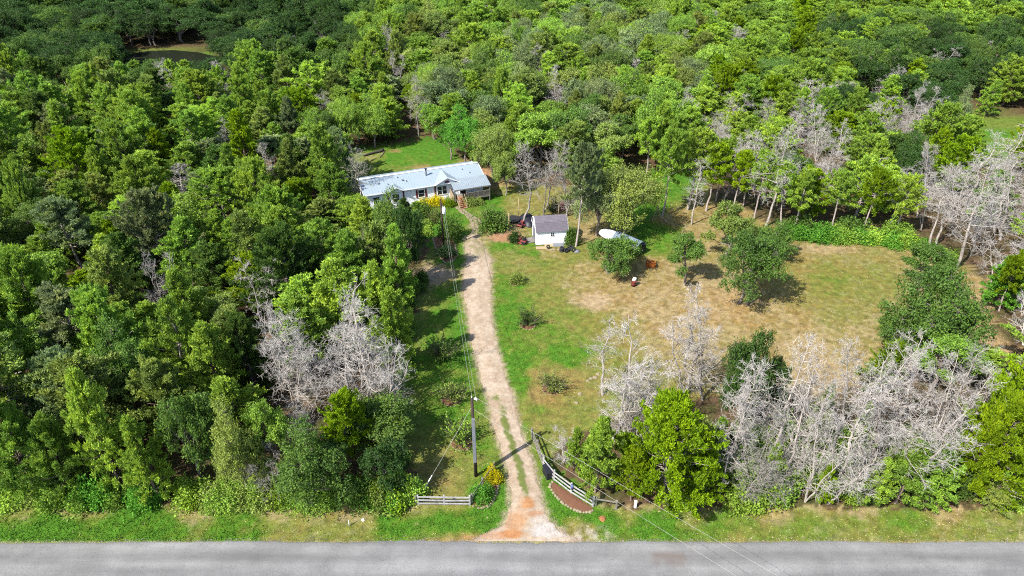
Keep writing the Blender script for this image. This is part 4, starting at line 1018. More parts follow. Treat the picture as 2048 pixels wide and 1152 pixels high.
# ------------------------------------------------------------------ the house: long white home with a metal roof
HANG = math.radians(21.0)
FR = Vector((-4.1, 96.85, 0)); AXU = Vector((math.cos(HANG), math.sin(HANG), 0))
HL = 18.5; HW = 6.9; EZ = 3.0; RZ_ = 4.1; HM = HW / 2
house = empty("house", "long white house with pale ribbed metal roof, two gables and a covered porch", "house", FR - AXU * HL, HANG)
def slope_z(y): return EZ + (RZ_ - EZ) * (1 - abs(y - HM) / HM)
wall = MB()
pf = [(.3, .35, .0), (.3, HW - .35, .0), (.3, HW - .35, EZ - .02), (.3, HM, RZ_ - .1), (.3, .35, EZ - .02)]
wall.prism(pf, (HL - .6, 0, 0)); wall = wall.build("wall", M['white_wall'], house)
mb = MB(); mb.box((HL / 2, .335, .42), (HL - .6, .024, .8)); mb.build("skirting", M['trim_white'], wall)
for zz in np.arange(1.0, 2.9, .2):                       # siding courses
    pass
mb = MB()
for zz in np.arange(.95, 2.95, .19): mb.box((HL / 2, .343, zz), (HL - .62, .014, .02))
sd = mb.build("siding_course", M['white_wall'], wall); sd["kind"] = "stuff"
roof = MB()
th = .07
for sgn in (0, 1):
    y0, y1 = (0, HM) if sgn == 0 else (HW, HM)
    poly = [(0, y0, EZ), (HL, y0, EZ), (HL, y1, RZ_), (0, y1, RZ_)]
    roof.prism(poly if sgn == 0 else poly[::-1], (0, 0, th))
roof = roof.build("roof", M['roof_metal'], house)
rib = MB()
for x in np.arange(.12, HL, .42):
    rib.beam((x, .0, EZ + th + .006), (x, HM, RZ_ + th + .006), .03, .03); rib.beam((x, HW, EZ + th + .006), (x, HM, RZ_ + th + .006), .03, .03)
rb = rib.build("roof_rib", M['roof_metal'], roof); rb["kind"] = "stuff"
mb = MB(); mb.beam((-.02, HM, RZ_ + th + .04), (HL + .02, HM, RZ_ + th + .04), .32, .05); mb.build("ridge_cap", M['trim_white'], roof)
mb = MB()
mb.beam((0, -.02, EZ + .0), (HL, -.02, EZ + .0), .03, .16); mb.build("fascia", M['trim_white'], roof)
for x in (-.015, HL + .015):
    for y0 in (0, HW):
        mb = MB(); mb.beam((x, y0, EZ + .03), (x, HM, RZ_ + .03), .03, .16); mb.build("barge_board", M['trim_white'], roof)
# flue, vents
mb = MB(); mb.tube([(9.9, 2.25, 3.7), (9.9, 2.25, 4.75)], .12, 10); fl = mb.build("flue_pipe", M['conduit'], roof)
mb = MB(); mb.tube([(9.9, 2.25, 4.76), (9.9, 2.25, 4.9)], .2, 10); mb.build("flue_cap", M['black'], fl)
for (x, y) in ((2.6, 1.9), (3.9, 1.5), (6.2, 1.9), (6.7, 1.6), (5.6, 2.6), (15.6, 2.3), (16.5, 1.4)):
    mb = MB(); z = slope_z(y) + th; mb.tube([(x, y, z - .05), (x, y, z + .22)], .07 if x not in (6.2, 2.6) else .13, 8); mb.build("roof_vent", M['conduit'], roof)
# gables over the front wall
def gable(xc, half, zp, ylen, arch):
    zb = EZ - .02
    g = MB(); yb = ylen
    for s in (-1, 1):
        poly = [(xc + s * half, -.22, zb + .06), (xc, -.22, zp), (xc, yb, zp), (xc + s * half, .12, zb + .10)]
        g.prism(poly if s > 0 else poly[::-1], (0, 0, .06))
    gr = g.build("gable_roof", M['roof_metal'], house)
    f = MB(); f.prism([(xc - half + .12, .02, zb + .02), (xc + half - .12, .02, zb + .02), (xc, .02, zp - .06)], (0, .25, 0)); gf = f.build("gable_face", M['white_wall'], house)
    for s in (-1, 1):
        t = MB(); t.beam((xc + s * (half + .02), -.245, zb + .07), (xc, -.245, zp + .03), .03, .13); t.build("barge_board", M['trim_white'], gr)
    t = MB(); t.beam((xc - half + .1, -.02, zb + .02), (xc + half - .1, -.02, zb + .02), .05, .12); t.build("cornice", M['trim_white'], gf)
    if arch:
        a = MB(); n = 12; a.prism([(xc + .42 * math.cos(math.pi * k / n), .0, zb + .16 + .36 * math.sin(math.pi * k / n)) for k in range(n + 1)], (0, -.02, 0)); a.build("fan_light", M['shutter'], gf)
gable(4.7, 1.2, 3.62, 1.75, False)
gable(12.5, 1.95, 4.02, 3.2, True)
def window(xc, zc, w, h, panes=2, y=.345):
    fr = MB()
    for s in (-1, 1): fr.box((xc + s * (w / 2 + .03), y - .03, zc), (.06, .06, h + .12))
    for s in (-1, 1): fr.box((xc, y - .03, zc + s * (h / 2 + .03)), (w, .06, .06))
    wd = fr.build("window", M['trim_white'], house)
    for k in range(panes):
        pw = w / panes
        for j in (0, 1):
            p = MB(); p.box((xc - w / 2 + pw * (k + .5), y - .012, zc + (j - .5) * h / 2), (pw - .05, .012, h / 2 - .04)); p.build("pane", M['glass'], wd)
    m_ = MB(); m_.box((xc, y - .02, zc), (w - .002, .03, .05))
    if panes > 1: m_.box((xc, y - .021, zc), (.09, .03, h - .002))
    m_.build("sash_bar", M['trim_white'], wd)
def shutter(xc, zc, w, h):
    s = MB(); s.box((xc, .32, zc), (w, .05, h)); o = s.build("shutter", M['shutter'], house)
window(4.7, 1.75, .95, 1.25, 1); window(8.55, 1.9, .95, 1.15, 1); window(11.75, 1.9, 1.45, 1.35, 2); window(1.8, 1.85, .9, 1.1, 1)
for xc in (7.87, 9.23): shutter(xc, 1.9, .3, 1.3)
for xc in (3.55, 5.85, 10.68): shutter(xc, 1.8, .24, 2.2)
# end wall window and back of the porch
for (x, w_, h_) in ((15.0, .95, 1.9), (16.8, 1.3, 1.1)):
    window(x, 2.0 if h_ < 1.5 else 1.75, w_, h_, 1 if w_ < 1 else 2)
# porch
pr = MB(); pr.prism([(13.0, -1.85, 2.52), (18.75, -1.85, 2.52), (18.75, .55, 3.24), (13.0, .55, 3.24)], (0, 0, .05)); pr = pr.build("porch_roof", M['porch_metal'], house)
rib = MB()
for x in np.arange(13.1, 18.75, .3): rib.beam((x, -1.85, 2.585), (x, .55, 3.305), .03, .035)
rb = rib.build("porch_roof_rib", M['porch_metal'], pr); rb["kind"] = "stuff"
mb = MB(); mb.beam((13.0, -1.8, 2.45), (18.7, -1.8, 2.45), .09, .16); mb.build("porch_beam", M['wood_old'], pr)
dk = MB(); dk.box((15.9, -.72, .78), (5.6, 2.1, .14)); dk = dk.build("porch_deck", M['wood_old'], house)
for x in (13.15, 14.9, 16.75, 18.6):
    mb = MB(); mb.box((x, -1.72, 1.22), (.11, .11, 2.4)); mb.build("porch_post", M['wood_old'], house)
for a_, b_ in ((14.9, 16.75), (16.75, 18.6)):
    mb = MB(); mb.beam((a_ + .06, -1.74, 1.75), (b_ - .06, -1.74, 1.75), .05, .09); rl = mb.build("porch_rail", M['wood_old'], house)
    mb = MB()
    for x in np.arange(a_ + .16, b_ - .1, .14): mb.box((x, -1.74, 1.28), (.035, .035, .85))
    bl = mb.build("baluster", M['wood_old'], rl); bl["kind"] = "stuff"
mb = MB(); mb.prism([(12.95, -1.6, .02), (12.95, .3, .02), (12.95, .3, 2.0), (12.95, -1.6, 1.6)], (.05, 0, 0)); mb.build("side_screen", M['wood_tan'], house)
st = MB()
for k in range(5): st.box((14.0, -1.92 - .27 * k, .70 - .16 * k), (1.0, .29, .05))
st = st.build("step", M['wood_deck'], house)
for x in (13.46, 14.54):
    mb = MB(); mb.beam((x, -1.76, .72), (x, -3.16, -.02), .06, .26); mb.build("stair_stringer", M['wood_tan'], house)
    mb = MB(); mb.beam((x, -1.76, 1.72), (x, -3.1, .98), .06, .08); mb.box((x, -3.06, .5), (.09, .09, 1.0)); mb.build("stair_rail", M['wood_tan'], house)
mb = MB(); mb.box((14.0, -1.2, .865), (1.1, 1.1, .03)); mb.build("doormat", M['wood_deck'], house)

# ------------------------------------------------------------------ shed
shed = empty("garden_shed", "small white barn shed with purple-grey shingled gambrel roof", "shed", G(1072, 491.5), math.radians(8))
SL, SD = 4.2, 3.0
prof = [(0, .12), (SD, .12), (SD, 2.25), (SD - .5, 3.1), (SD / 2, 3.55), (.5, 3.1), (0, 2.25)]
mb = MB(); mb.prism([(0, y, z) for y, z in prof], (SL, 0, 0)); wl = mb.build("wall", M['white_wall'], shed)
mb = MB()
for x in np.arange(.6, SL, .6): mb.box((x, -.006, 1.18), (.025, .012, 2.1))
o = mb.build("panel_batten", M['white_wall'], wl); o["kind"] = "stuff"
rp = [(-.14, 2.14), (.5 - .02, 3.17), (SD / 2, 3.64), (SD - .5 + .02, 3.17), (SD + .14, 2.14)]
rf = MB()
for (a_, b_) in zip(rp[:-1], rp[1:]):
    n_ = Vector((0, -(b_[1] - a_[1]), (b_[0] - a_[0]))).normalized() * .06
    rf.prism([(-.12, a_[0], a_[1]), (SL + .12, a_[0], a_[1]), (SL + .12, b_[0], b_[1]), (-.12, b_[0], b_[1])], n_)
rf = rf.build("roof", M['shingle'], shed)
mb = MB()
for (a_, b_) in ((rp[0], rp[1]), (rp[1], rp[2])):
    d_ = Vector((0, b_[0] - a_[0], b_[1] - a_[1])); nn = Vector((0, -d_.z, d_.y)).normalized() * .066
    k = int(d_.length / .2)
    for i in range(k):
        c = Vector((0, a_[0], a_[1])) + d_ * ((i + .1) / k) + nn
        mb.beam(c + Vector((-.12, 0, 0)), c + Vector((SL + .12, 0, 0)), .18, .012, up=nn.normalized())
o = mb.build("shingle_course", M['shingle'], rf); o["kind"] = "stuff"
for x in (-.13, SL + .13):
    for (a_, b_) in zip(rp[:-1], rp[1:]):
        mb = MB(); mb.beam((x, a_[0], a_[1] - .02), (x, b_[0], b_[1] - .02), .03, .14); mb.build("barge_board", M['trim_white'], rf)
mb = MB(); mb.box((2.2, -.03, 1.62), (.62, .05, .62)); w_ = mb.build("window", M['trim_white'], shed)
for i in (-1, 1):
    for j in (-1, 1):
        mb = MB(); mb.box((2.2 + i * .13, -.062, 1.62 + j * .13), (.22, .012, .22)); mb.build("pane", M['glass'], w_)
mb = MB(); mb.box((-.03, 1.5, 1.15), (.05, 1.5, 1.95)); d_ = mb.build("door", M['conduit'], shed)
mb = MB(); mb.box((-.07, .95, 1.1), (.03, .05, .16)); mb.build("handle", M['black'], d_)
mb = MB(); mb.prism([(-.02, 1.42, 2.7), (-.02, 1.58, 2.7), (-.02, 1.58, 3.0), (-.02, 1.42, 3.0)], (-.02, 0, 0)); mb.build("gable_vent", M['glass'], wl)
mb = MB()
for y in np.arange(.85, 2.2, .15): mb.beam((-.05, y, .12), (-1.35, y, .05), .13, .035)
rmp = mb.build("entry_ramp", M['wood_old'], shed)
for x in (.15, 2.1, 4.05):
    for y in (.2, 2.8):
        mb = MB(); mb.box((x, y, .06), (.4, .3, .14)); mb.build("foundation_block", M['conduit'], shed)

# boards and junk along the shed
def slab(name, label, cat, px, py, size, rz, mat, tilt=(0, 0), z=0.0):
    mb = MB(); mb.box((0, 0, size[2] / 2), size); o = mb.build(name, mat, None, bevel=.01)
    p = G(px, py); o.location = (p.x, p.y, z + .012); o.rotation_euler = (tilt[0], tilt[1], rz)
    return tag(o, label, cat)
slab("plywood_sheet", "tan plywood sheet leaning against the shed's front wall", "plywood", 1098, 491, (1.2, .6, .03), .1, M['wood_tan'], (.35, 0), .06)
slab("metal_sheet", "grey metal sheet propped below the shed window", "sheet metal", 1117, 490.5, (1.5, .7, .03), .18, M['conduit'], (.3, 0), .08)
slab("concrete_slab", "pale slab lying at the shed's front left corner", "slab", 1083, 496.5, (1.5, .7, .08), .05, M['wood_tan'])

def tyre_mesh(R=.33, r=.11, w=.2):
    mb = MB(); n, m_ = 18, 8
    for i in range(n):
        a = 2 * math.pi * i / n
        for j in range(m_):
            b_ = 2 * math.pi * j / m_
            rr = R - r + r * math.cos(b_)
            mb.v.append((rr * math.cos(a), rr * math.sin(a), w / 2 * math.sin(b_) * 1.1 + w / 2))
    for i in range(n):
        for j in range(m_):
            mb.f.append((i * m_ + j, ((i + 1) % n) * m_ + j, ((i + 1) % n) * m_ + (j + 1) % m_, i * m_ + (j + 1) % m_))
    return mb.mesh("tyre", M['rubber'], True)
TY = tyre_mesh()
def tyre(px, py, z=0.0, tilt=(0, 0), sc=1.0, label=None):
    o = new_obj("old_tyre", TY); p = G(px, py); o.location = (p.x, p.y, z + .02); o.rotation_euler = (tilt[0], tilt[1], random.random()); o.scale = (sc,) * 3
    return tag(o, label, "tyre", "discarded black tyres by the shed")
tyre(1123, 503, 0, label="black tyre at the bottom of the left tyre stack by the shed")
tyre(1123, 503, .22, label="black tyre in the middle of the left tyre stack by the shed")
tyre(1124, 503, .44, (.1, .05), label="black tyre on top of the left tyre stack by the shed")
tyre(1131, 505, .34, (1.25, 0), label="black tyre standing upright facing the camera beside the stack")
tyre(1137, 500, .1, (.5, .3), label="black tyre tipped on its side right of the upright one")
tyre(1142, 496, .05, (.3, .2), 1.15, label="large black tyre at the foot of the thick-trunked cedar")
tyre(1146, 503, .3, (1.2, .3), label="black tyre leaning nearest the green bag by the cedar trunk")
tyre(1096, 497, .3, (1.2, .2), .8, label="small black tyre under the shed's propped plywood")
o = MB(); o.rock((0, 0, 0), .45, 5, .5); o = o.build("feed_bag", M['conduit'], None, True); o.location = G(1154, 503); tag(o, "pale green bag lying right of the tyres", "bag")
o = MB(); o.tube([(0, 0, 0), (0, 0, .42)], [.2, .2], 14); o = o.build("bucket", M['porcelain'], None, True); o.location = G(1130, 488.5); tag(o, "white bucket at the shed's right front corner", "bucket")
o = MB()
for k in range(7): o.rock((random.uniform(-1.0, 1.0), random.uniform(-.25, .25), 0), random.uniform(.12, .22), 60 + k)
o = o.build("rubble", M['stone']); o.location = G(1108, 499); tag(o, "low heap of rubble in front of the shed", "rubble", kind='stuff')

# ------------------------------------------------------------------ covered trailer
p0 = G(1281, 511); p1 = G(1203, 475)
TD = (Vector((p1.x, p1.y, 0)) - Vector((p0.x, p0.y, 0))); TL = TD.length; ta = math.atan2(TD.y, TD.x)
trl = empty("covered_trailer", "black trailer under a rounded blue-grey tarp, half hidden by an oak", "trailer", (p0.x, p0.y, 0), ta)
TW = 2.1; z0 = .75
def arch_sheet(x0, x1, r, h, zb, th_=.04, n=14, taper=1.0):
    mb = MB()
    for k in range(n):
        a0, a1 = math.pi * k / n, math.pi * (k + 1) / n
        q = []
        for (x, s) in ((x0, 1.0), (x1, taper)):
            for a in (a0, a1):
                q.append(Vector((x, r * s * math.cos(a), zb + h * s * math.sin(a))))
        mb.add(q, [(0, 2, 3, 1)])
    return mb
L_bar = TL * .62
tp = arch_sheet(.05, L_bar, TW / 2, 1.2, z0).build("tarp", M['tarp'], trl, True)
sl = tp.modifiers.new("skin", 'SOLIDIFY'); sl.thickness = .04
for x in (.05, L_bar * .33, L_bar * .66, L_bar):
    mb = MB(); mb.tube([(x, TW / 2 * 1.02 * math.cos(math.pi * k / 14), z0 + 1.215 * math.sin(math.pi * k / 14)) for k in range(15)], .02, 6); mb.build("hoop", M['conduit'], trl)
nb_ = MB(); nsec, na = 8, 12
for i_ in range(nsec + 1):
    f_ = i_ / nsec; sc_ = math.sqrt(max(0.0, 1 - f_ ** 2.2)) * .93 + .02; x_ = L_bar + .05 + (TL * 1.06 - L_bar) * f_
    for k in range(na + 1):
        a = math.pi * k / na; nb_.v.append((x_, TW / 2 * sc_ * math.cos(a), z0 + .95 * sc_ * math.sin(a)))
for i_ in range(nsec):
    for k in range(na):
        q_ = i_ * (na + 1) + k; nb_.f.append((q_, q_ + na + 1, q_ + na + 2, q_ + 1))
tw = nb_.build("nose_cover", M['tarp_white'], trl, True); sl = tw.modifiers.new("skin", 'SOLIDIFY'); sl.thickness = .03
mb = MB(); mb.box((TL * .33, 0, .62), (TL * .68, TW, .2)); bd = mb.build("bed", M['black'], trl)
mb = MB(); mb.box((.03, 0, .95), (.05, TW - .1, .5)); mb.build("tailgate", M['black'], trl)
mb = MB(); mb.box((-.02, .55, .66), (.02, .34, .17)); mb.build("number_plate", M['porcelain'], trl)
for s in (-1, 1):
    for x in (TL * .27, TL * .42):
        w_ = new_obj("wheel", TY, trl); w_.location = (x, s * (TW / 2 - .02) - (.1 if s > 0 else -.1) * 0 + (.0 if s > 0 else .2), .34); w_.rotation_euler = (math.pi / 2, 0, 0)
mb = MB(); mb.beam((TL * .66, -.5, .55), (TL * 1.1, 0, .5), .08, .1); mb.beam((TL * .66, .5, .55), (TL * 1.1, 0, .5), .08, .1); mb.build("drawbar", M['black'], trl)

# ------------------------------------------------------------------ small things in the yard
b = empty("burn_barrel", "rusty red burn barrel stuffed with white rubbish", "barrel", G(1267, 571.5))
mb = MB(); mb.tube([(0, 0, 0), (0, 0, .28), (0, 0, .3), (0, 0, .32), (0, 0, .58), (0, 0, .6), (0, 0, .62), (0, 0, .88)], [.29, .29, .31, .29, .29, .31, .29, .29], 18); mb.build("drum", M['rust'], b, True)
mb = MB(); mb.rock((0, 0, .8), .27, 9, 1.6); mb.rock((.1, -.06, .95), .2, 12, 1.6); mb.build("rubbish", M['tarp_white'], b)
mb = MB(); mb.tube([(.28, 0, .75), (.36, .02, 1.1)], .05, 6); mb.build("stove_pipe", M['black'], b)
c = empty("wooden_crate", "orange slatted wooden crate on the dry yard beside the trailer", "crate", G(1301, 533), .05)
for i in range(4):
    mb = MB(); mb.box((0, -.36, .1 + .17 * i), (1.15, .03, .13)); mb.build("slat", M['orange_wood'], c)
    mb = MB(); mb.box((0, .36, .1 + .17 * i), (1.15, .03, .13)); mb.build("slat", M['orange_wood'], c)
    for s in (-1, 1):
        mb = MB(); mb.box((s * .56, 0, .1 + .17 * i), (.03, .69, .13)); mb.build("slat", M['orange_wood'], c)
for i in (-1, 1):
    for j in (-1, 1):
        mb = MB(); mb.box((i * .51, j * .31, .36), (.07, .07, .72)); mb.build("corner_post", M['orange_wood'], c)
for k in range(5):
    mb = MB(); mb.box((-.44 + .22 * k, 0, .73), (.17, .74, .03)); mb.build("lid_slat", M['orange_wood'], c)

def mower(name, label, px, py, rz, body, sc=1.0):
    m_ = empty(name, label, "mower", G(px, py), rz); m_.scale = (sc,) * 3
    mb = MB(); mb.box((.45, 0, .55), (.75, .5, .4)); mb.build("hood", body, m_, bevel=.08)
    mb = MB(); mb.box((-.35, 0, .45), (.8, .8, .18)); mb.build("body", body, m_, bevel=.06)
    mb = MB(); mb.box((-.35, 0, .62), (.45, .45, .12)); mb.box((-.58, 0, .85), (.1, .45, .4)); mb.build("seat", M['black'], m_, bevel=.05)
    mb = MB(); mb.box((.05, 0, .2), (.8, 1.1, .16)); mb.build("mowing_deck", body, m_, bevel=.05)
    mb = MB(); mb.tube([(.05, 0, .6), (-.08, 0, .95)], .025, 6); mb.tube([(-.08 + .0, .17 * math.cos(a), .95 + .17 * math.sin(a) * .5) for a in np.linspace(0, 6.283, 12)], .02, 5); mb.build("steering_wheel", M['black'], m_)
    for (x, r_) in ((.6, .6), (-.45, .85)):
        for s in (-1, 1):
            w_ = new_obj("wheel", TY, m_); w_.scale = (r_,) * 3; w_.rotation_euler = (math.pi / 2, 0, 0); w_.location = (x, s * .42 + .1 * r_, .33 * r_)
mower("riding_mower", "faded red riding mower left of the shed beside a small bush", 1043, 486, 2.6, M['pink_paint'])
mower("riding_mower", "old pink riding mower under the tall dying cedar", 1042, 453, 1.1, M['pink_paint'], .9)
mower("riding_mower", "dark red riding mower behind the shed roof", 1118, 420, .8, M['red_paint'], 1.25)
for (px, py, r_, lab) in ((1057, 449, 1.0, "black tarp-covered heap just left of the shed's gable"), (1053, 441, 1.3, "black tarp-covered mound behind the tall dying cedar's trunk")):
    o = MB(); o.rock((0, 0, 0), r_, int(px), .8); o = o.build("covered_heap", M['black'], None, True); o.location = G(px, py); tag(o, lab, "heap")
t = empty("trampoline", "small round dark trampoline between the lawn and the tall dying cedar", "trampoline", G(1026, 443))
mb = MB(); mb.tube([(0, 0, .42), (0, 0, .45)], [.95, .95], 22); mb.build("mat", M['rubber'], t)
mb = MB(); mb.tube([(1.02 * math.cos(a), 1.02 * math.sin(a), .45) for a in np.linspace(0, 2 * math.pi, 25)], .05, 6); mb.build("rim", M['black'], t)
for k in range(5):
    a = 2 * math.pi * k / 5; mb = MB(); mb.tube([(math.cos(a), math.sin(a), 0), (math.cos(a), math.sin(a), .45)], .03, 6); mb.build("leg", M['black'], t)
def post(name, label, px, py, h, r_=.06, mat=None, lean=(0, 0), cat="post"):
    mb = MB(); mb.tube([(0, 0, -.05), (lean[0] * .5, lean[1] * .5, h * .5), (lean[0], lean[1], h)], [r_, r_ * .95, r_ * .8], 8)
    o = mb.build(name, mat or M['wood_tan'], None, True); o.location = G(px, py); return tag(o, label, cat)
post("wooden_post", "bare wooden post standing by the small trampoline", 1018, 460, 2.6, .08)
post("wooden_post", "tall thin post left of the tall dying cedar's trunk", 1037, 437, 3.2, .06)
post("wooden_post", "reddish post behind the shed roof's right half", 1117, 431, 1.9, .09)
tp = empty("tripod_frame", "tripod of leaning peeled poles on the green strip", "tripod", G(1313, 440))
for k, (dx, dy) in enumerate(((-.7, -.4), (.6, -.5), (.1, .7))):
    mb = MB(); mb.tube([(dx, dy, 0), (.05 * (k - 1), 0, 2.3)], [.07, .05], 7); mb.build("pole", M['wood_tan'], tp)
def log(name, label, a, b_, r_, mat):
    pa, pb = G(*a), G(*b_); mb = MB(); n = 8; pts_ = []
    for k in range(n + 1):
        q = pa.lerp(pb, k / n); pts_.append(q - pa + Vector((random.gauss(0, .06), random.gauss(0, .06), r_ * .8)))
    mb.tube(pts_, [r_ * (1 - .45 * k / n) for k in range(n + 1)], 8); o = mb.build(name, mat, None, True); o.location = pa; return tag(o, label, "log")
log("fallen_log", "pale log on the ground beside the tripod poles", (1322, 434), (1337, 449), .11, M['wood_tan'])
log("fallen_log", "long dark fallen trunk at the left edge of the back lawn", (768, 302), (728, 313), .28, M['dark_log'])
log("fallen_log", "pale fallen branch lying on the back lawn by the dark trunk", (770, 303), (760, 316), .1, M['log'])
log("fallen_log", "pale fallen limb at the foot of the leaning dead trees", (1868, 545), (1893, 526), .13, M['log'])
for k, (x, y) in enumerate(((1300, 445), (1340, 452), (1366, 465), (1345, 500), (1362, 480))):
    post("wire_fence_post", ["thin fence post left of the tripod poles", "thin fence post between the tripod and the pale snag", "leaning fence post below the pale snag", "thin fence post right of the orange crate", "thin fence post in the shade above the small leaning oak"][k], x, y, 1.5, .035, M['wood_old'], lean=(.25 if k == 2 else .02, 0))
for k, (x, y, r_) in enumerate(((1000, 437, .3), (1003, 470, .25), (1060, 470, .2))):
    o = MB(); o.rock((0, 0, 0), r_, 200 + k, .5); o = o.build("field_stone", M['stone']); o.location = G(x, y); tag(o, ["pale stone on the lawn right of the round dark bush", "pale stone on the red soil below the round dark bush", "pale stone on the grass left of the shed ramp"][k], "stone")
# limestone lumps along the lawn edge by the dead thicket
for k, (x, y) in enumerate(((1196, 748), (1190, 755), (1182, 757), (1175, 762), (1160, 788), (1153, 806))):
    o = MB(); o.rock((0, 0, 0), random.uniform(.16, .26), 300 + k, .5); o = o.build("field_stone", M['stone']); o.location = G(x, y); tag(o, f"{ORD[k]} pale stone, counted from the top, along the lawn edge by the dead thicket", "stone", "stones along the lawn edge")
o = MB(); o.rock((0, 0, 0), .3, 77, .5); o = o.build("clay_lump", M['clay']); o.location = G(1205, 1038); tag(o, "orange clay lump on the grass right of the drive mouth", "clay lump")

# ------------------------------------------------------------------ power poles and wires
def power_pole(label, px, py, ptop, r_, transformer, conduit):
    base = G(px, py); h = height_of(px, py, ptop)
    o = empty("power_pole", label, "pole", base)
    mb = MB(); mb.tube([(0, 0, -.1), (-.03, 0, h * .5), (-.08, 0, h)], [r_, r_ * .88, r_ * .72], 12); mb.build("shaft", M['pole'], o, True)
    if conduit:
        mb = MB(); mb.box((-.02, -r_ - .03, h * .49), (.27, .14, h * .56)); mb.build("conduit_guard", M['conduit'], o, bevel=.02)
        for z in (.28, .42, .56, .7):
            mb = MB(); mb.box((-.02, -r_ - .02, h * z), (.3, .13, .04)); mb.build("strap", M['conduit'], o)
        mb = MB(); mb.tube([(.14, -.06, h - .05), (.22, -.08, h + .03), (.3, -.1, h - .04), (.3, -.1, h - .2)], [.09, .11, .1, .06], 10); mb.build("weatherhead", M['porcelain'], o, True)
    if transformer:
        mb = MB(); mb.tube([(.3, -.1, h - 2.05), (.3, -.1, h - 2.0), (.3, -.1, h - 1.25), (.3, -.1, h - 1.2)], [.2, .24, .24, .18], 14); tr = mb.build("transformer", M['porcelain'], o, True)
        for s in (-1, 1):
            mb = MB(); mb.tube([(.3 + .1 * s, -.1, h - 1.2), (.3 + .1 * s, -.1, h - .95)], .035, 8); mb.build("bushing", M['porcelain'], tr)
        mb = MB(); mb.box((.1, -.06, h - 1.6), (.3, .06, .06)); mb.build("bracket", M['conduit'], o)
    else:
        mb = MB(); mb.tube([(-.08, 0, h), (-.08, 0, h + .16)], .035, 8); mb.build("insulator", M['porcelain'], o, True)
    return base, h
pA, hA = power_pole("near power pole with grey conduit beside the drive entrance", 952, 952, 796, .15, False, True)
pB, hB = power_pole("far power pole with a white transformer in front of the house", 888, 497, 398, .14, True, False)
def wire(label, a, b_, sag, r_=.009):
    a = Vector(a); b_ = Vector(b_); n = 40
    pts_ = [a.lerp(b_, k / n) - Vector((0, 0, sag * 4 * (k / n) * (1 - k / n))) for k in range(n + 1)]
    mb = MB(); mb.tube([q - a for q in pts_], r_, 5); o = mb.build("power_line", M['wire'], None, True); o.location = a
    return tag(o, label, "wire", "overhead wires")
topA = pA + Vector((-.05, 0, hA)); topB = pB + Vector((0, 0, hB))
wire("left one of the two wires running up the drive between the poles", topA + Vector((-.02, 0, .1)), topB + Vector((.12, 0, -.6)), .9)
wire("right one of the two wires running up the drive between the poles", topA + Vector((.3, 0, -.1)), topB + Vector((.34, 0, -1.0)), .9)
e1 = G(1420, 1040, 6.2); e2 = G(1530, 1152, 5.2)
dirw = (Vector((16.0, 27.0, 7.6)) - topA)
wire("upper wire crossing from the near pole over the road to the lower right", topA + Vector((.35, 0, .0)), G(1565, 1152, 6.0) + (G(1565, 1152, 6.0) - topA) * .6, .35)
wire("lower wire crossing from the near pole over the road to the lower right", topA + Vector((.1, 0, -1.2)), G(1500, 1152, 5.2) + (G(1500, 1152, 5.2) - topA) * .6, .35)
ga = pA + Vector((-.1, 0, hA - .9)); gb = G(843, 987)
wire("slanting guy wire from the near pole down to the grass", ga, gb, .02, .012)
d_ = (ga - Vector(gb)); mb = MB(); mb.tube([Vector((0, 0, 0)), d_.normalized() * 2.0], .045, 8); o = mb.build("guy_guard", M['porcelain'], None, True); o.location = gb; tag(o, "white guy wire sleeve standing slanted behind the left gate fence", "guy guard")

# ------------------------------------------------------------------ gate fences
def rail_fence(label, pts_px, h, nrail, group="gate fences", extra=None, mat='rail_white'):
    ps = [G(*p) for p in pts_px]
    f = empty("rail_fence", label, "fence", ps[0], 0, group)
    for p in ps:
        mb = MB(); q = p - ps[0]; mb.box((q.x, q.y, h / 2 + .04), (.13, .13, h + .12)); mb.build("post", M[mat], f, bevel=.01)
    for a_, b_ in zip(ps[:-1], ps[1:]):
        for k in range(nrail):
            z = h * (1 - k * (.36 if nrail > 1 else 0)) - .06
            d = (b_ - a_).normalized(); sd_ = Vector((d.y, -d.x, 0)) * .085
            if sd_.y > 0: sd_ = -sd_
            mb = MB(); q0 = a_ - ps[0] + sd_ - d * .05; q1 = b_ - ps[0] + sd_ + d * .05
            mb.beam((q0.x, q0.y, z + random.gauss(0, .012)), (q1.x, q1.y, z + random.gauss(0, .012)), .045, .15); mb.build("rail", M[mat], f, bevel=.008)
    return f
rail_fence("straight three-rail white fence left of the drive mouth", [(837, 1009), (889, 1009.5), (940, 1010)], 1.05, 3)
rail_fence("grey rail fence running back from the straight fence past two bushes", [(944, 1006), (965, 975), (988, 942)], 1.05, 2, mat='wood_old')
rail_fence("curved three-rail white fence right of the drive mouth", [(1186, 1013), (1142, 986), (1108, 960), (1087, 934)], 1.12, 3)
rail_fence("grey weathered fence running up the drive from the curved fence", [(1086, 930), (1075, 900), (1064.5, 875)], 1.12, 3, mat='wood_old')
rail_fence("short single-rail fence between the curved fence and the cedars", [(1191, 1011), (1232, 1018)], .95, 1, mat='wood_old')
rail_fence("short leaning rail at the wood's edge left of the straight fence", [(832, 1008), (827, 985)], .9, 1, mat='wood_old')
o = MB(); o.tube([(0, -.16, -.2), (0, -.16, .28)], .11, 10); o = o.build("newspaper_tube", M['blue'], None, True); o.location = G(1143, 987) + Vector((0, 0, .95)); tag(o, "blue paper tube fixed to the curved white fence", "tube")
q = [G(1084, 943), G(1094, 962), G(1107, 957), G(1098, 940)]
ctr = (q[0] + q[1] + q[2] + q[3]) / 4; ang = math.atan2(q[0].y - q[1].y, q[0].x - q[1].x)
bx = empty("black_bin", "black box with sloping lid against the curved white fence", "bin", ctr, ang)
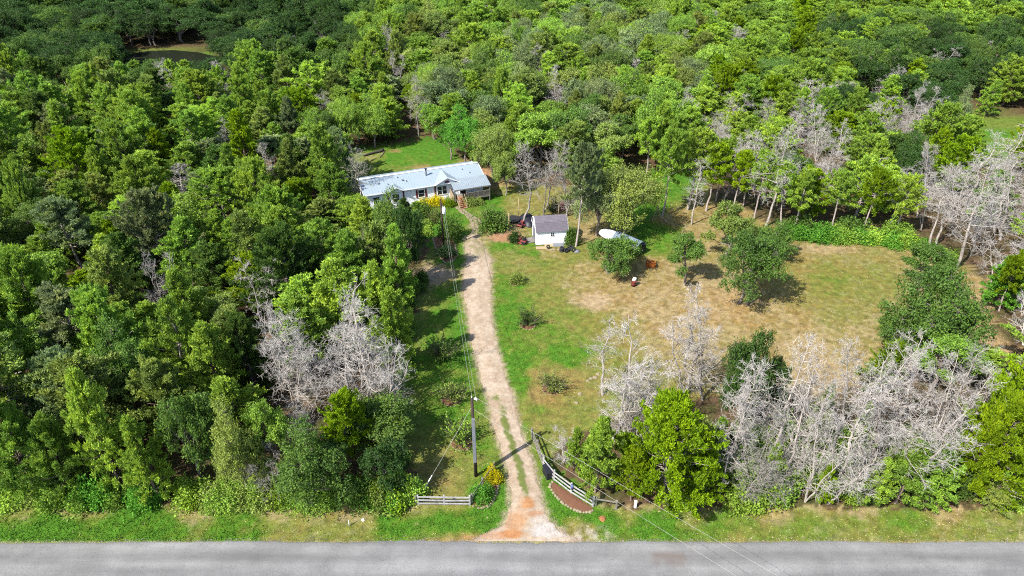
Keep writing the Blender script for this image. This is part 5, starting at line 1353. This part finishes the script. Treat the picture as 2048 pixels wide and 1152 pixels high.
mb = MB(); mb.box((0, 0, .4), (1.05, .62, .78)); mb.build("body", M['black'], bx, bevel=.03)
mb = MB(); mb.box((0, 0, .82), (1.12, .7, .07)); mb.build("lid", M['black'], bx, bevel=.03)
mb = MB(); mb.box((0, -.37, .74), (.2, .03, .05)); mb.build("handle", M['conduit'], bx)
o = empty("utility_marker", "small white utility pedestal beside the road verge", "pedestal", G(1270, 1015))
mb = MB(); mb.box((0, 0, .36), (.2, .16, .72)); mb.build("body", M['porcelain'], o, bevel=.02)
mb = MB(); mb.box((0, 0, .75), (.24, .2, .08)); mb.build("cap", M['porcelain'], o, bevel=.02)
post("marker_stake", "thin white stake on the left road verge", 699, 1052, .7, .035, M['porcelain'], cat="stake")
mb = MB(); mb.rock((0, 0, 0), .14, 4); o = mb.build("white_lump", M['porcelain']); o.location = G(726, 1040); tag(o, "small white lump on the left road verge", "stone")

# flower beds with stone edging
def bed(label, outline, fill_px=None):
    ps = [G(*p) for p in outline]
    c = sum(ps, Vector((0, 0, 0))) / len(ps)
    e = empty("flower_bed", label, "flower bed", c)
    mb = MB(); n = len(ps); vs = [Vector((0, 0, .08))] + [(p - c) * .97 + Vector((0, 0, .02)) for p in ps] + [(p - c) * .5 + Vector((0, 0, .07)) for p in ps]
    fs = [(1 + i, 1 + (i + 1) % n, 1 + n + (i + 1) % n, 1 + n + i) for i in range(n)] + [(0, 1 + n + i, 1 + n + (i + 1) % n) for i in range(n)]
    mb.add(vs, fs); mb.build("mulch", M['mulch'], e)
    st_ = MB(); k = 0
    for i in range(n):
        a_, b_ = ps[i] - c, ps[(i + 1) % n] - c; L_ = (b_ - a_).length; m_ = max(1, int(L_ / .24))
        if (i, label) in SKIP: continue
        for j in range(m_):
            q_ = a_.lerp(b_, (j + random.uniform(.3, .7)) / m_); st_.rock((q_.x, q_.y, 0), random.uniform(.1, .17), 900 + k * 7 + i, .75); k += 1
    if st_.v: o_ = st_.build("edging_stone", M['stone'], e); o_["kind"] = "stuff"
    return e
SKIP = set()
l1 = "brown bed with two bushes and stone edging left of the drive mouth"; l2 = "brown half-moon bed edged with stones below the curved white fence"
SKIP |= {(0, l1), (7, l2)}
bed(l1, [(990, 946), (944, 1012), (960, 1017), (978, 1013), (988, 1000), (993, 985), (998, 965), (1000, 950)])
bed(l2, [(1187, 1016), (1184, 1024), (1165, 1025), (1145, 1019), (1125, 1006), (1108, 988), (1099, 972), (1106, 963)])
bed("oval stone-edged bed with a dark shrub under the far power pole", [(866, 476), (884, 469), (903, 470), (910, 490), (914, 510), (906, 522), (890, 526), (879, 514), (871, 496)])
def ring(label, px, py, r_):
    c = G(px, py); n = 14
    outline = []
    e = empty("mulch_ring", label, "flower bed", c)
    mb = MB(); vs = [Vector((0, 0, .09))] + [Vector((r_ * random.uniform(.85, 1.1) * math.cos(2 * math.pi * k / n), r_ * random.uniform(.85, 1.1) * math.sin(2 * math.pi * k / n), .015)) for k in range(n)]
    mb.add(vs, [(0, 1 + k, 1 + (k + 1) % n) for k in range(n)]); mb.build("mulch", M['mulch'], e)
    st_ = MB()
    for k in range(int(r_ * 18)):
        a = 2 * math.pi * k / int(r_ * 18); st_.rock((r_ * math.cos(a) * random.uniform(.97, 1.08), r_ * math.sin(a) * random.uniform(.97, 1.08), 0), random.uniform(.07, .12), 3000 + k, .7)
    o_ = st_.build("edging_stone", M['stone'], e); o_["kind"] = "stuff"
ring("mulch ring round the cane shrub nearest the gate on the lawn", 1102, 778, .85)
ring("mulch ring round the middle cane shrub on the lawn", 1055, 650, .85)
ring("mulch ring round the small shrub at the top of the lawn", 1031, 565, .7)
ring("mulch ring round the shrub left of the drive above the near pole", 903, 800, .9)
ring("mulch ring round the tall shrub beside the near pole", 925, 884, 1.0)

# ------------------------------------------------------------------ shrubs
def shrub(kind, label, px, py, h, w, tone, rz=None, cat="shrub", name=None, group=None):
    pl = PROTO[kind]; (tm, cm), H, R, _ = random.choice(pl)
    o = empty(name or "shrub", label, cat, G(px, py), random.uniform(0, 6.28) if rz is None else rz, group)
    o.scale = (w / R, w / R, h / H)
    a_ = new_obj("stems", tm, o); b_ = new_obj("foliage", cm, o)
    k = random.uniform(.9, 1.1); c = TONE[tone]
    b_["leaf_hue"] = (c[0] * k, c[1] * k, c[2] * k); a_["bark_hue"] = (.16, .12, .1)
    return o
shrub('shrub', "round yellow bush in the bed left of the drive mouth", 985, 960, 1.15, .8, 'yellow')
shrub('shrub', "round vivid green bush in the bed left of the drive mouth", 964, 997, 1.3, .95, 'fresh')
shrub('spiky', "cane shrub nearest the gate on the lawn right of the drive", 1102, 779, 1.7, 1.6, 'olive')
shrub('spiky', "middle cane shrub on the lawn right of the drive", 1056, 650, 1.8, 1.5, 'deep')
shrub('shrub', "small shrub at the top of the lawn below the shed", 1033, 565, 1.3, .95, 'olive')
shrub('spiky', "bare cane shrub left of the drive just above the near pole", 904, 800, 1.9, 1.6, 'olive')
shrub('spiky', "tall airy shrub whose branches show behind the near pole", 922, 884, 2.3, 1.8, 'mid')
shrub('spiky', "wide palm-like shrub in the shade left of the drive", 884, 716, 2.4, 1.9, 'deep')
shrub('shrub', "round dark spiky bush at the end of the stone path", 985, 458, 2.6, 2.0, 'deep')
shrub('spiky', "spiky crown of the round dark bush at the stone path", 984, 457, 2.9, 2.2, 'deep')
shrub('shrub', "small leafy tree right behind the far power pole", 902, 476, 3.0, 1.5, 'deep')
shrub('shrub', "dark low shrub in the oval bed under the far power pole", 893, 510, 1.4, 1.3, 'black')
shrub('shrub', "yellow flowering hedge bush nearest the house steps", 878, 409, 1.3, .95, 'yellow')
shrub('shrub', "yellow flowering hedge bush in the middle of the house front", 862, 411, 1.2, 1.1, 'yellow')
shrub('shrub', "yellow flowering hedge bush at the left end of the row", 846, 413, 1.1, .9, 'yellow')
shrub('shrub', "green bush among the yellow bushes under the shuttered window", 846, 404, 1.9, .9, 'deep')
shrub('shrub', "yellow-green bush left of the house steps", 900, 411, 1.2, 1.0, 'lime')
shrub('shrub', "low green bush right of the house steps", 940, 409, 1.2, 1.2, 'olive')
shrub('shrub', "small low bush at the right end of the porch", 958, 408, .9, .8, 'olive')
shrub('spiky', "thin bare shrub on the lawn left of the far power pole", 871, 447, 2.2, 1.0, 'olive')
shrub('shrub', "leafy bush against the shed's right wall", 1141, 487, 2.3, 1.0, 'deep')
shrub('shrub', "small dark bush at the end of the red soil patch", 1030, 483, 1.6, .9, 'dark')
shrub('spiky', "dark red-leaved shrub behind the shed roof", 1107, 425, 2.0, 1.3, 'black')
# vines and brush along the back edge of the yard and the wood edge by the road
k = 0
for (x, y, h, w, tn) in ((1588, 470, 1.4, 2.0, 'fresh'), (1620, 474, 1.5, 2.2, 'fresh'), (1652, 476, 1.5, 2.2, 'fresh'), (1684, 479, 1.5, 2.0, 'mid'), (1715, 478, 1.3, 2.0, 'fresh'), (1748, 480, 1.4, 2.0, 'bright'), (1780, 486, 1.4, 2.0, 'fresh'), (1812, 490, 1.5, 2.0, 'bright'), (1840, 498, 1.3, 1.8, 'fresh'), (1600, 462, 2.2, 2.0, 'deep'), (1700, 466, 2.2, 2.2, 'deep'), (1790, 474, 2.2, 2.0, 'mid'), (1890, 520, 1.4, 1.6, 'mid')):
    shrub('shrub', f"{ORD[k]} leafy bush from left in the hedge along the yard's back edge", x, y, h, w, tn, group="hedge bushes along the yard's back edge"); k += 1
rs = random.Random(5); BR = {}
def brush(px, py, h, w, tn, where, group): BR.setdefault((tn, where), []).append((px, py, h, w, group))
xs = sorted([rs.uniform(-10, 835) for _ in range(46)])
for k, x in enumerate(xs):
    y = 1003 + rs.uniform(-12, 4); h = rs.uniform(.9, 2.4)
    tn = rs.choice(('bright', 'fresh', 'mid', 'mid', 'olive', 'deep', 'lime'))
    dist = ["left end", "left part", "left middle", "middle", "right middle", "right part", "right end"][min(6, int(7 * k / len(xs)))]
    brush(x, y, h, rs.uniform(.8, 1.7), tn, f"at the {dist} of the left road verge", "brush along the left road verge")
xs = sorted([rs.uniform(1250, 2048) for _ in range(56)])
for k, x in enumerate(xs):
    y = rs.uniform(880, 1012); tn = rs.choice(('mid', 'mid', 'olive', 'deep', 'bright', 'bright'))
    dist = ["left end", "left part", "left middle", "middle", "right middle", "right part", "right end"][min(6, int(7 * k / len(xs)))]
    brush(x, y, rs.uniform(1.0, 3.4), rs.uniform(.9, 1.7), tn, f"under the dead thicket at its {dist}", "brush under the dead thicket")
for k in range(24):
    y = rs.uniform(430, 930); x = float(np.interp(y, [430, 540, 600, 660, 740, 820, 880, 930], [850, 844, 830, 812, 796, 786, 794, 806])) + rs.uniform(-14, 8)
    tn = rs.choice(('mid', 'deep', 'olive', 'deep', 'bright')); dist = "upper part" if y < 560 else ("middle" if y < 740 else "lower part")
    brush(x, y, rs.uniform(.8, 2.2), rs.uniform(.8, 1.5), tn, f"at the {dist} of the drive's shaded verge", "brush along the drive's shaded verge")
for (tn, where), lst in BR.items():
    for k, (x, y, h, w, g_) in enumerate(sorted(lst)):
        lab = f"{WORD[tn]} brush clump {where}" if len(lst) == 1 else f"{ORD[k]} {WORD[tn]} brush clump from left {where}"
        shrub('shrub', lab, x, y, h, w, tn, cat="brush", name="brush_clump", group=g_)

# ------------------------------------------------------------------ stone path from the drive to the steps
pathe = empty("path", None, None, G(945, 440)); pathe["kind"] = "structure"; pathe["label"] = "winding path of pale flagstones from the drive to the steps"
c0 = G(945, 440)
line = [(919, 414), (923, 420), (930, 426), (938, 431), (946, 436), (952, 443), (955, 450), (956, 458), (954, 465), (950, 472)]
fl = []
for s in range(3):
    mb = MB(); rr = random.Random(70 + s); n = 7
    rim = [(.27 * rr.uniform(.75, 1.15) * math.cos(2 * math.pi * k / n), .2 * rr.uniform(.75, 1.15) * math.sin(2 * math.pi * k / n)) for k in range(n)]
    mb.prism([(x, y, 0) for x, y in rim], (0, 0, .05)); fl.append(mb.mesh("flagstone", M['stone']))
for i in range(len(line) - 1):
    for j in range(4):
        for side in (-.36, .28) if i < 4 else (-.62, 0.0, .6):
            t_ = (j + random.uniform(.2, .8)) / 4
            p = G(*line[i]).lerp(G(*line[i + 1]), t_) + Vector((side + random.uniform(-.1, .1), random.uniform(-.06, .06), .008))
            o = new_obj("flagstone", random.choice(fl), pathe); o.location = p - c0; o.rotation_euler = (0, 0, random.uniform(0, 6.28)); k_ = random.uniform(.75, 1.15); o.scale = (k_, k_, 1)

# ------------------------------------------------------------------ grass blades and loose gravel
r = np.random.default_rng(21)
N0 = 480000
gyv = 33.0 + (104 - 33.0) * r.random(N0) ** 1.5
gxv = (r.random(N0) - .5) * 2 * (gyv * .66 + 21)
px, py, _ = P(gxv, gyv, 0)
ok = (in_poly(px, py, CLEAR)) & (px > -60) & (px < 2110)
l = np.interp(py, DR_Y, DR_L); rgt = np.interp(py, DR_Y, DR_R)
on_drive = (px > l + 2) & (px < rgt - 2) & (py > 476)
midstrip = on_drive & (np.abs((px - l) / np.maximum(rgt - l, 1) - .47) < .07) & (py > 815) & (py < 995)
ok &= (~on_drive) | midstrip
edge_y = np.interp(gxv, rx, edge_far); ok &= gyv > edge_y + .05
ok &= ~in_poly(px, py, [(990, 946), (944, 1012), (960, 1017), (978, 1013), (998, 965)]) & ~in_poly(px, py, [(1187, 1016), (1165, 1025), (1125, 1006), (1099, 972), (1106, 963)])
gxv, gyv = gxv[ok], gyv[ok]
hc, hs = math.cos(-HANG), math.sin(-HANG); hx = (gxv - house.location.x) * hc - (gyv - house.location.y) * hs; hy = (gxv - house.location.x) * hs + (gyv - house.location.y) * hc
ok = ~((hx > 0) & (hx < HL) & (hy > -1.8) & (hy < HW)); gxv, gyv = gxv[ok], gyv[ok]
col = soil_colour(gxv, gyv); lush = np.clip((col[:, 1] - col[:, 0]) / (col[:, 1] + 1e-6) * 1.6, 0, 1)
keep = r.random(len(gxv)) < (.35 + .65 * lush); gxv, gyv, col, lush = gxv[keep], gyv[keep], col[keep], lush[keep]
n = len(gxv)
hh = (.025 + .035 * lush) * r.uniform(.5, 1.6, n) * np.where(r.random(n) < .05, 2.6, 1); ww = (.022 + .02 * r.random(n)) * (1 + gyv / 110)
an = r.uniform(0, 2 * math.pi, n); lx = r.normal(size=n) * .05; ly = r.normal(size=n) * .05
A_ = np.stack([gxv - np.cos(an) * ww, gyv - np.sin(an) * ww, 0 * gxv], 1); B_ = np.stack([gxv + np.cos(an) * ww, gyv + np.sin(an) * ww, 0 * gxv], 1); C_ = np.stack([gxv + lx, gyv + ly, hh], 1)
vv = np.stack([A_, B_, C_], 1).reshape(-1, 3)
cc = np.clip(col * r.uniform(.75, 1.5, n)[:, None] * np.array([1.08, 1.0, .9]), .008, .8)
fleck = r.random(n) < .16 * (1 - lush)
cc[fleck] = A3(232, 212, 170)
grass = new_obj("grass", np_mesh("grass", vv, None, np.arange(n * 3).reshape(n, 3), mats=[M['grass']], colors={"soil": np.repeat(cc, 3, 0)}))
tag(grass, "short lawn and verge grass, green to straw coloured", "grass", kind='stuff')
print("GRASS", n)
# loose stones on the drive
r = np.random.default_rng(23); n = 5200
yy = 1080 - 610 * r.random(n) ** 1.9; ll = np.interp(yy, DR_Y, DR_L) - 4; rr_ = np.interp(yy, DR_Y, DR_R) + 4; xx = ll + (rr_ - ll) * r.random(n)
gp = np.array([tuple(G(a_, b_)) for a_, b_ in zip(xx, yy)]); s_ = r.uniform(.018, .05, n)
ne = 3000; ex_ = r.uniform(-45, 47, ne); ey_ = np.interp(ex_, rx, edge_far) + np.abs(r.normal(size=ne)) * .16 - .08
gp = np.concatenate([gp, np.stack([ex_, ey_, 0 * ex_ + .01], 1)]); s_ = np.concatenate([s_, r.uniform(.012, .04, ne)]); n += ne
tet = np.array([(1, 0, -.2), (-.5, .87, -.2), (-.5, -.87, -.2), (0, 0, .75)])
aa = r.uniform(0, 6.28, n); ca, sa = np.cos(aa), np.sin(aa)
V = np.stack([np.stack([gp[:, 0] + s_ * (t_[0] * ca - t_[1] * sa), gp[:, 1] + s_ * (t_[0] * sa + t_[1] * ca), .035 + s_ * t_[2]], 1) for t_ in tet], 1).reshape(-1, 3)
b0_ = (np.arange(n) * 4)[:, None]
T_ = np.concatenate([b0_ + np.array([0, 1, 3]), b0_ + np.array([1, 2, 3]), b0_ + np.array([2, 0, 3])], 0)
cg = (C_GRAVEL2 + (C_WHITE - C_GRAVEL2) * r.random((n, 1))) * r.uniform(.6, 1.15, (n, 1))
gv = new_obj("gravel", np_mesh("gravel", V, None, T_, mats=[M['gravel']], colors={"soil": np.repeat(cg, 4, 0)}))
tag(gv, "loose pale stones strewn over the drive and road edge", "gravel", kind='stuff')
